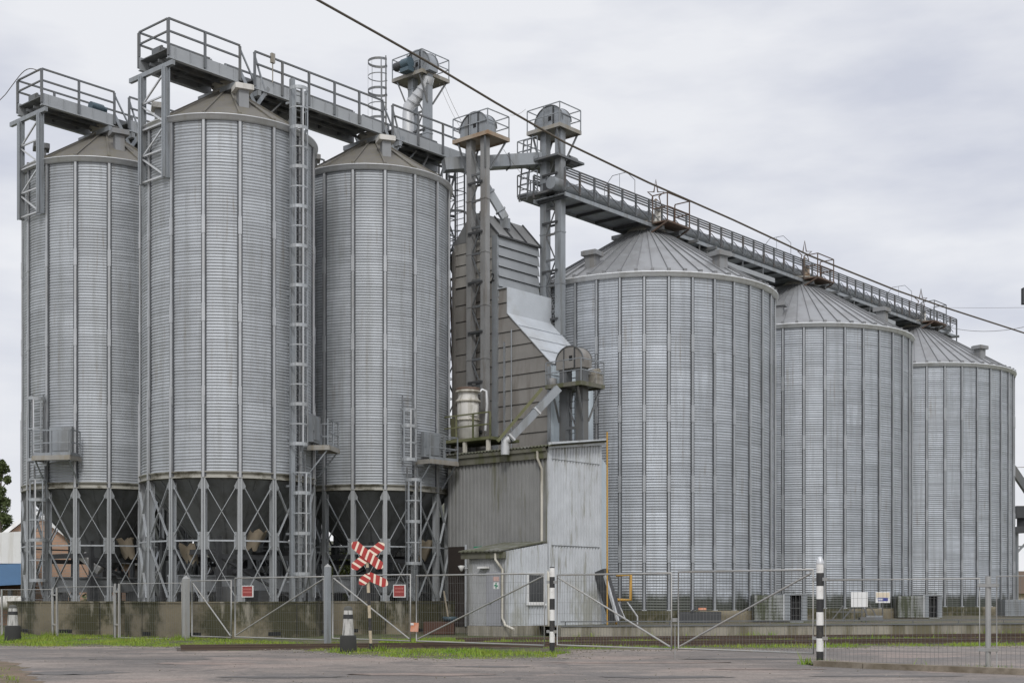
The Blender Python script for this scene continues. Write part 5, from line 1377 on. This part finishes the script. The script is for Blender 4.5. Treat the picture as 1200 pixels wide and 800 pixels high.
b = MB(); b.box(p+Z*.12+V((0, -.024, 0)), V((.33, 0, 0)), V((0, .003, 0)), Z*.12); b.build('cream_field', mk('cream_print', (.72, .62, .48), .6), r)
b = MB(); b.box(p-Z*.10+V((0, -.024, 0)), V((.25, 0, 0)), V((0, .003, 0)), Z*.085); b.build('navy_band', M['navy'], r)
b = MB()
for x, w in ((-.19, .03), (-.13, .02), (-.075, .03), (-.01, .02)): b.box(p-Z*.10+V((x, -.03, 0)), V((w*.8, 0, 0)), V((0, .002, 0)), Z*.045)
b.build('lettering', M['white'], r)
b = MB(); b.bar(V((p.x, p.y+.05, p.z)), V((p.x, p.y+.05, .4)), .05); b.build('pole', M['galvd'], r)
# yellow pole, yellow rail, leaning dark conveyor, stays
b = MB(); c = near_corner(711.5, 57.2); b.tube([c+Z*.3, c+Z*ZY(506, 57.2)], .035, 8)
tag(b.build('yellow_pole', M['yellow'], origin=c), 'tall thin yellow pole beside the pale shed wall', 'pole')
b = MB(); q = lambda px, y: AT(px, y, 58.5)
b.tube([q(722, 673.5), q(739, 673.5), q(739, 702.5), q(722, 702.5)], .075, 8)
b.tube([q(722, 702), q(722, 737)], .05, 8)
tag(b.build('yellow_guard_rail', M['yellow'], origin=q(722, 737)), 'yellow pipe guard rail at the foot of the nearest wide silo', 'rail')
r = empty('leaning_conveyor', q(722, 728), 'dark conveyor trough leaning against the pale shed corner', 'conveyor')
b = MB(); b.bar(AT(704, 668, 58.3), AT(722, 727, 58.0), .55, .35); b.build('trough', M['dark'], r)
b = MB(); b.bar(AT(709, 674, 58.0), AT(724, 727, 57.7), .10, .12); b.build('edge_rail', M['galvl'], r)
b = MB(); b.tube([q(724, 705), q(734, 728)], .035, 6); b.tube([q(735, 705), q(747, 722), q(747, 734)], .04, 6)
tag(b.build('handrail_stub', M['galvl'], origin=q(734, 728)), 'bent grey tube handrail under the yellow guard rail', 'handrail')
b = MB(); p = AT(823, 713, 61.6); b.box(p, V((.18, 0, 0)), V((0, .04, 0)), Z*.05)
tag(b.build('orange_plate', M['orange'], origin=p), 'small orange plate at the foot of the nearest wide silo', 'plate')
b = MB(); o = near_corner(820, 61.6); b.xb(o.x-1.0, o.x+1.0, o.y, o.y+.4, .4, .92); b.bar(o+Z*.9-V((.4, 0, 0)), o+Z*1.2, .08)
tag(b.build('unloading_hopper', M['dark'], origin=o), 'dark unloading box at the foot of the nearest wide silo', 'hopper')
# crate and bits by the annex
p = AT(517, 737, 56.5)
b = MB(); b.xb(p.x-.75, p.x+.55, p.y, p.y+.7, .02, .55)
tag(b.build('timber_crate', mk('brown_crate', (.09, .045, .03), .9), origin=p), 'brown crate on the ground beside the annex', 'crate')
b = MB(); b.lathe([(.2, .56), (.3, .62), (.33, .74), (.28, .76), (.01, .74)], 16, c=(p.x+.35, p.y+.35))
tag(b.build('blue_tub', M['blue'], origin=(p.x+.35, p.y+.35, .56)), 'small blue tub on the brown crate', 'tub')
b = MB(); b.bar(AT(525, 722, 55.6), AT(520, 692, 55.9), .05)
tag(b.build('broom_handle', M['beige'], origin=AT(525, 722, 55.6)), 'pale broom stick leaning by the tall silo base', 'stick')

# ------------------------------------------------------------------ buildings and growth behind
Yb = 78
c = near_corner(42, Yb); hw = 3.4; ez, pz = ZY(652, Yb), ZY(600, Yb)
r = empty('brick_house', (c.x, Yb+4, 0), 'peach brick gable house seen between the legs of the leftmost silo', 'house')
b = MB(); P = [V((c.x-hw, Yb, 0)), V((c.x+hw, Yb, 0)), V((c.x+hw, Yb, ez)), V((c.x, Yb, pz)), V((c.x-hw, Yb, ez))]; b.prism(P, V((0, 8, 0))); b.build('wall', M['brick'], r)
b = MB()
for s in (-1, 1):
    b.prism([V((c.x, Yb-.3, pz+.05)), V((c.x+s*(hw+.4), Yb-.3, ez-.28)), V((c.x+s*(hw+.4), Yb-.3, ez-.13)), V((c.x, Yb-.3, pz+.2))], V((0, 8.6, 0)))
b.build('roof', mk('grey_slate', (.2, .2, .2), .8), r)
b = MB()
for s in (-1, 1): b.prism([V((c.x, Yb-.36, pz-.05)), V((c.x+s*(hw+.4), Yb-.36, ez-.38)), V((c.x+s*(hw+.4), Yb-.36, ez-.1)), V((c.x, Yb-.36, pz+.22))], V((0, .05, 0)))
b.build('barge_board', M['white'], r)
b = MB(); b.xb(c.x+1.0, c.x+1.9, Yb-.03, Yb+.05, 1.0, 2.4); b.build('window', M['glass'], r)
Yc = 72; x0 = (-160-600)/F*Yc; x1 = (33-600)/F*Yc
r = empty('white_warehouse', ((x0+x1)/2, Yc, 0), 'white and blue clad building at the left border', 'building')
b = MB(); b.prism([V((x0, Yc, ZY(660, Yc)+.01)), V((x1, Yc, ZY(660, Yc)+.01)), V((x1, Yc, ZY(622, Yc))), V((x0, Yc, ZY(632, Yc)))], V((-3.5, 9, 0))); b.build('wall', M['white'], r)
b = MB(); b.prism([V((x0, Yc-.06, ZY(694, Yc))), V((x1, Yc-.06, ZY(684, Yc))), V((x1, Yc-.06, ZY(660, Yc))), V((x0, Yc-.06, ZY(664, Yc)))], V((-3.5, 9, 0))); b.build('blue_band', mk('blue_cladding', (.10, .20, .36), .6, var=.08), r)
b = MB(); b.xb(x0, x1-1.5, Yc+2.5, Yc+3.5, 0, ZY(690, Yc)); b.build('recess_wall', M['brick'], r)
for px in (-60, 12, 31): b = MB(); q = near_corner(px, Yc+.3); b.xb(q.x-.1, q.x+.1, q.y-.1, q.y+.1, 0, ZY(690, Yc)); b.build('column', M['dark'], r)
b = MB(); q = AT(8, 706, 66); b.tube([q-V((3, 0, 0)), q+V((.9, 0, 0))], .35, 12); b.tube([q+V((.2, 0, 0)), q+V((.2, 0, -.9))], .15, 8)
tag(b.build('pale_tank', M['tank'], origin=q), 'pale horizontal tank behind the fence at the left border', 'tank')
# dark machinery under the hoppers
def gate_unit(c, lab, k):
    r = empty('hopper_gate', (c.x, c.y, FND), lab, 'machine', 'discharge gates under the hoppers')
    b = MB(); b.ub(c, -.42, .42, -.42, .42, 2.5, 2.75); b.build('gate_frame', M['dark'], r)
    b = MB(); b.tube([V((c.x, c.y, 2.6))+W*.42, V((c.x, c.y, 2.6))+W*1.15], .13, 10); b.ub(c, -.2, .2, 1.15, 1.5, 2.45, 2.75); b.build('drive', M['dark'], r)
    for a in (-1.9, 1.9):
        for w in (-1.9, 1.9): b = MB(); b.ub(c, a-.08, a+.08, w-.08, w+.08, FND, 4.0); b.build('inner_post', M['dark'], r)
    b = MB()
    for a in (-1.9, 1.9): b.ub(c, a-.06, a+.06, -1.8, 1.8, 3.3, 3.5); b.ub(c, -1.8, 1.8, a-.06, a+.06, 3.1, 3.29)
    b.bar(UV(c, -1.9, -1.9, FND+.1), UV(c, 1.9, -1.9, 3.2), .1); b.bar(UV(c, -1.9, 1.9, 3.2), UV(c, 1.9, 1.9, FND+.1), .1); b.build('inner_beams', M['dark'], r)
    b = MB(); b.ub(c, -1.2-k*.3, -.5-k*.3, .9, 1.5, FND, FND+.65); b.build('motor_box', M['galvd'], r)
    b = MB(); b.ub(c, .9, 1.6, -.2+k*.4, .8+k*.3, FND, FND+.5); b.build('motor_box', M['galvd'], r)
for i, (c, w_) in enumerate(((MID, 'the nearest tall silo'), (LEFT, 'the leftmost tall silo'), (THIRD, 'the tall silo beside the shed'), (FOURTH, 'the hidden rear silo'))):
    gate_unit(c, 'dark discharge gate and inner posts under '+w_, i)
# added backdrop sheds, coloured near black for the shade behind the silo legs
def plain_shed(name, px0, px1, Y, ytop, mat, lab, roofm='fibre'):
    x0, x1 = (px0-600)/F*Y, (px1-600)/F*Y; zt = ZY(ytop, Y)
    r = empty(name, ((x0+x1)/2, Y, 0), lab, 'building')
    b = MB(); corr_wall(b, V((x0, Y, 0)), V((1, 0, 0)), x1-x0, 0, zt, V((0, -1, 0)), .3, .05); b.xb(x0, x1, Y+.06, Y+7, 0, zt-.01); b.build('wall', mat, r)
    b = MB(); b.prism([V((x0-.3, Y-.4, zt)), V((x0-.3, Y+3.5, zt+1.3)), V((x0-.3, Y+7.3, zt))], V((x1-x0+.6, 0, 0))); b.build('roof', M[roofm], r)
DK_ = mk('dark_backdrop_cladding', (.05, .05, .047), .9, var=.2)
plain_shed('backdrop_shed', 232, 384, 84, 655, DK_, 'low dark backdrop shed added behind the legs of the tall silos')
plain_shed('backdrop_shed', 400, 528, 82, 606, DK_, 'dark backdrop shed added behind the legs of the silo beside the annex')
plain_shed('backdrop_shed', 112, 212, 88, 662, DK_, 'low dark backdrop shed added behind the legs between the two left silos')
# right border: far conveyor tower, small house, lamp
r = empty('far_conveyor_frame', AT(1196, 690, 96), 'dark steel conveyor frame beyond the farthest silo at the right border', 'steel frame')
b = MB(); q = lambda px, y: AT(px, y, 100)
b.bar(q(1186, 548), q(1225, 606), .45, .5); b.build('boom', M['galvd'], r)
b = MB(); b.bar(q(1188, 600), q(1240, 600), 1.2, .9); b.bar(q(1188, 621), q(1240, 618), .8, .5); b.bar(q(1198, 600), q(1198, 620), .6); b.build('machine_body', M['dark'], r)
b = MB(); b.bar(q(1190, 649), q(1215, 622), .14); b.bar(q(1190, 640), q(1225, 640), .12); b.bar(q(1191, 620), q(1191, 720), .25); b.bar(q(1230, 620), q(1230, 720), .25); b.build('leg_frame', M['galv'], r)
Yh = 130
c = near_corner(1210, Yh); r = empty('brown_roof_house', (c.x, Yh, 0), 'small house with a brown roof at the right border', 'house')
b = MB(); b.xb(c.x-2.2, c.x+6, Yh, Yh+7, 0, ZY(694, Yh)); b.build('wall', mk('cream_render', (.5, .42, .3), .9), r)
b = MB(); b.prism([V((c.x-2.6, Yh-.5, ZY(695, Yh))), V((c.x-2.6, Yh+3.5, ZY(668, Yh))), V((c.x-2.6, Yh+7.5, ZY(695, Yh)))], V((9, 0, 0))); b.build('roof', mk('brown_tiles', (.12, .085, .06), .9), r)
r = empty('lamp_head', AT(1199, 347, 48), 'dark hanging lamp cut by the right border', 'lamp')
b = MB(); p = AT(1201.5, 347, 48); b.box(p, V((.11, 0, 0)), V((0, .11, 0)), Z*.29); b.build('housing', M['dark'], r)
b = MB(); b.bar(p+Z*.25+V((.1, 0, 0)), p+Z*.6+V((1.6, 0, 0)), .06); b.bar(p+V((1.6, 0, .6)), V((p.x+1.6, p.y, 0)), .16); b.build('pole', M['galvd'], r)
# cables
def sag(a, c, s, n=16): return [a.lerp(c, i/n)-Z*s*4*(i/n)*(1-i/n) for i in range(n+1)]
pts = [AT(*q) for q in ((372, 0, 24), (440, 38, 25.4), (500, 72, 26.6), (580, 120, 28.2), (660, 166, 29.8), (760, 214, 31.8), (860, 258, 33.9), (950, 300, 35.7), (1050, 340, 37.7), (1110, 361, 38.9), (1200, 390, 40.7))]
pre = [pts[0]+(pts[0]-pts[1])*k for k in (6, 3, 1.5)]; post_ = [pts[-1]+(pts[-1]-pts[-2])*k for k in (2, 5)]
b = MB(); b.tube(pre+pts+post_, .024, 8)
tag(b.build('overhead_cable', M['cable'], origin=pts[0]), 'thick dark overhead cable slanting across the sky', 'cable')
def wire(a, c, s, lab, r_=.012):
    b = MB(); b.tube(sag(a, c, s), r_, 5); tag(b.build('thin_wire', M['cable'], origin=a), lab, 'wire')
wire(AT(1100, 380, 92), AT(1330, 330, 60), 1.2, 'thin wire sagging from the far gantry end to the right border', .014)
wire(AT(1090, 360, 90), AT(1330, 356, 60), .1, 'thin level wire in the sky near the right border', .008)
wire(AT(520, 98, 66.5), AT(552, 160, 62), .2, 'thin guy wire from the highest elevator to the rust-stained platform', .010)
wire(AT(515, 98, 66.5), AT(541, 152, 62.5), .15, 'second thin guy wire under the highest elevator', .008)
wire(AT(590, 175, 62), AT(622, 215, 63), .1, 'thin stay wire hanging under the cross duct', .008)
wire(AT(598, 135, 61.5), AT(616, 128, 63), .1, 'thin wire between the heads of the two middle elevators', .008)
wire(AT(1178, 548, 97), AT(1300, 540, 97), .05, 'thin cable above the far steel frame', .02)

# ------------------------------------------------------------------ trees, shrubs, grass
def leaf_cloud(n, sample, size, rnd):
    b = MB()
    for _ in range(n):
        p = sample()
        a = V((rnd.gauss(0, 1), rnd.gauss(0, 1), rnd.gauss(0, 1))).normalized(); c = a.cross(V((rnd.gauss(0, 1), rnd.gauss(0, 1), rnd.gauss(0, 1)))).normalized()
        s = size*rnd.uniform(.6, 1.3)
        b.v += [p-a*s, p+c*s*.45, p+a*s, p-c*s*.45]; k = len(b.v)-4; b.f.append([k, k+1, k+2, k+3]); b.sm.append(False)
    return b
def tree(x, y, h, w, lab, seed, n=5200, size=.20):
    rnd = random.Random(seed)
    r = empty('poplar_tree', (x, y, 0), lab, 'tree', 'trees at the left border')
    b = MB(); b.tube([V((x, y, -.1)), V((x+.1, y, h*.3)), V((x-.1, y, h*.62)), V((x, y, h*.9))], [.28, .2, .12, .04], 8)
    cl = []
    for i in range(54):
        f = rnd.uniform(.12, 1); rad = w*(max(0, math.sin(min(1, f*1.02)*PI*.93))**.8*(1.15-.55*f)+.06)
        a = rnd.uniform(0, 2*PI); q = V((x+math.cos(a)*rad*rnd.uniform(.3, .9), y+math.sin(a)*rad*rnd.uniform(.3, .9), h*f*.97))
        cl.append((q, w*rnd.uniform(.24, .42)*(1.15-.5*f)))
        if i % 2 == 0: b.tube([V((x, y, q.z-w*.6)), q], [.06, .02], 5)
    b.build('trunk', M['barkl'], r)
    def s():
        q, rr = rnd.choice(cl); d = V((rnd.gauss(0, 1), rnd.gauss(0, 1), rnd.gauss(0, 1.2))).normalized()
        return q+d*rr*rnd.uniform(.5, 1.05)
    leaf_cloud(n, s, size, rnd).build('crown', M['leaf'], r)
tree(-39.9, 104, ZY(537, 104), 1.35, 'dark green tree rising behind the white and blue building', 1, 9000, .15)
tree(-44.5, 101, ZY(560, 101), 2.3, 'lower dark green tree just outside the left border', 2, 7000, .15)
tree(-36.8, 108, ZY(585, 108), 2.2, 'small dark tree behind the leftmost ladder', 3, 6000, .14)
def shrub(px, y0, Y, h, w, mat, lab, seed, n=900):
    rnd = random.Random(seed); c = near_corner(px, Y)
    r = empty('shrub', (c.x, Y, 0), lab, 'shrub', 'shrubs behind the tall silos')
    b = MB(); 
    for i in range(6): a = rnd.uniform(0, 6.28); b.tube([V((c.x, Y, 0)), V((c.x+math.cos(a)*w*.5, Y+math.sin(a)*w*.5, h*.75))], [.04, .015], 5)
    b.build('stems', M['barkl'], r)
    def s():
        d = V((rnd.gauss(0, 1), rnd.gauss(0, 1), rnd.gauss(0, 1))).normalized()*rnd.uniform(.3, 1)
        k = 1+.3*mnoise.noise(d*2.3+V((seed, 0, 0)))
        return V((c.x+d.x*w*k, Y+d.y*w*k, h*.55+d.z*h*.45*k))
    leaf_cloud(n, s, .13, rnd).build('foliage', mat, r)
shrub(398, 650, 72, 4.0, 1.3, M['leaf2'], 'yellow-green shrub seen between the tall silos', 11, 1800)
shrub(192, 650, 78, 4.4, 1.2, M['leaf2'], 'yellow-green shrub behind the left legs of the nearest silo', 12, 1500)
shrub(118, 690, 72, 2.0, 1.2, M['leaf'], 'dark shrub behind the leftmost silo base', 13)
# grass: blades on the verges
def in_poly(x, y, P):
    c = False; j = len(P)-1
    for i in range(len(P)):
        if (P[i][1] > y) != (P[j][1] > y) and x < (P[j][0]-P[i][0])*(y-P[i][1])/(P[j][1]-P[i][1])+P[i][0]: c = not c
        j = i
    return c
rnd = random.Random(5)
def grass(name, poly, n, h, thr, lab=None):
    xs = [p[0] for p in poly]; ys = [p[1] for p in poly]; b = MB(); k = 0; tries = 0
    while k < n and tries < n*12:
        tries += 1
        x, y = rnd.uniform(min(xs), max(xs)), rnd.uniform(min(ys), max(ys))
        if not in_poly(x, y, poly): continue
        if in_poly(x, y, ROADP): continue
        nv = mnoise.noise(V((x*.55, y*.55, 3.1)))+.5*mnoise.noise(V((x*1.9, y*1.9, 8)))
        if nv < thr: continue
        hh = h*rnd.uniform(.35, 1.1)*max(.35, .75+1.5*nv)*(2.0 if rnd.random() < .012 else 1); a = rnd.uniform(0, PI); w = rnd.uniform(.008, .018)
        d = V((math.cos(a)*w, math.sin(a)*w, 0)); t_ = V((rnd.gauss(0, .35)*hh, rnd.gauss(0, .35)*hh, hh))
        p = V((x, y, -.01)); i = len(b.v); b.v += [p-d, p+d, p+t_]; b.f.append([i, i+1, i+2]); b.sm.append(False); k += 1
    o = b.build(name, M['grass']); o['kind'] = 'stuff'; return o
ROADP = [(x, y-.25) for x, y in fine]+[(70, -20), (-60, -20)]
gl = [(-34, 43.2)]+[p for p in fine if -34 < p[0] < 1.2 and p[1] > 34]
grass('grass', [(-34, 42.6), *[(p[0], p[1]-.25) for p in fine if -34 < p[0] < 1.6 and p[1] > 34], (2.2, 37.5), (-2, 41.0), (-6, 46.0), (-12, 51.5), (-34, 70)], 65000, .10, -.35)
grass('grass', [(-4.5, 44.5), (0, 46), (0, 49), (-5, 52)], 6000, .10, -.1)
grass('grass', [tuple((P1+RD*-2+RN*-1.6).xy), tuple((P1+RD*40+RN*-8).xy), tuple((P1+RD*40+RN*-.5).xy), tuple((P1+RD*-2+RN*-.4).xy)], 18000, .10, -.2)
grass('grass', [tuple((P1+RD*-6+RN*2.0).xy), tuple((P1+RD*45+RN*2.0).xy), tuple((P1+RD*45+RN*4.3).xy), tuple((P1+RD*-6+RN*4.3).xy)], 16000, .10, -.15)
ROADP = [(0, 0), (0, .1), (.1, 0)]
grass('grass', cv, 5000, .07, -.6)
grass('grass', [tuple((k0+V((.3, .15, 0))).xy), tuple((k2+V((0, .15, 0))).xy), tuple((k2+V((0, .8, 0))).xy), tuple((k0+V((.3, .5, 0))).xy)], 900, .12, .15)

for p in (B0, B1, B2, B3, on(B3, B4, 1158), V((*gpt(408, 764), 0)), V((*gpt(435, 762), 0)), V((*gpt(15, 751), 0)), onl(64), onl(137)):
    grass('grass', [(p.x-.5, p.y-.3), (p.x+.5, p.y-.3), (p.x+.5, p.y+.25), (p.x-.5, p.y+.25)], 170, .20, -.9)
pw = P2+RN*4.5
grass('grass', [tuple((pw+RD*.5-RN*.25).xy), tuple((pw+RD*55-RN*.25).xy), tuple((pw+RD*55+RN*.08).xy), tuple((pw+RD*.5+RN*.08).xy)], 5000, .22, .1)
grass('grass', [tuple((pw+RD*.5+RN*.5).xy), tuple((pw+RD*55+RN*.5).xy), tuple((pw+RD*55+RN*2.5).xy), tuple((pw+RD*.5+RN*2.5).xy)], 0, .2, .1) if False else None
# worn patches and loose grit on the road
def blob(cx, cy, rx, ry, n=26):
    return [(cx+rx*math.cos(2*PI*i/n)*random.uniform(.75, 1.15), cy+ry*math.sin(2*PI*i/n)*random.uniform(.7, 1.2)) for i in range(n)]
pk = mk('pinkish_worn_asphalt', (.235, .185, .158), .85, var=.3, scale=2, stain=(.15, .13, .115), stain_amt=.8, streak=False, bump=.4)
dk = mk('dark_repair_asphalt', (.115, .106, .10), .75, var=.25, scale=2, stain=(.13, .12, .11), stain_amt=.8, streak=False, bump=.4)
for k, (px, y, rx, ry, m) in enumerate(((243, 777, 1.3, .55, pk), (170, 772, 1.6, .35, dk), (90, 788, 1.1, .7, dk), (578, 781, .9, .28, dk), (740, 776, 2.2, .45, pk), (880, 772, 1.7, .5, dk), (500, 790, 1.5, .5, pk), (1040, 792, 1.6, .35, dk), (330, 793, 1.2, .35, dk), (780, 793, 1.4, .4, dk), (900, 784, 1.2, .3, pk))):
    c = gpt(px, y); sheet('road_patch', blob(c[0], c[1], rx, ry), .007+.0006*k, m)
b = MB(); rg = random.Random(9)
def pebble(x, y, s):
    p = V((x, y, .006+s*.4)); d = [V((s*rg.uniform(.6, 1.2), 0, 0)), V((0, s*rg.uniform(.6, 1.2), 0)), Z*s*.6]
    v = [p+d[0], p+d[1], p-d[0], p-d[1], p+d[2], p-d[2]]; b.add(v, [(0, 1, 4), (1, 2, 4), (2, 3, 4), (3, 0, 4), (1, 0, 5), (2, 1, 5), (3, 2, 5), (0, 3, 5)])
for _ in range(2600):
    q = rg.choice([p for p in fine[::3] if -32 < p[0] < 24]); pebble(q[0]+rg.gauss(0, .5), q[1]-abs(rg.gauss(.1, .7)), rg.uniform(.008, .03))
for _ in range(500): pebble(rg.uniform(-14, 12), rg.uniform(24, 40), rg.uniform(.006, .022))
o = b.build('gravel', M['concl']); o['kind'] = 'stuff'
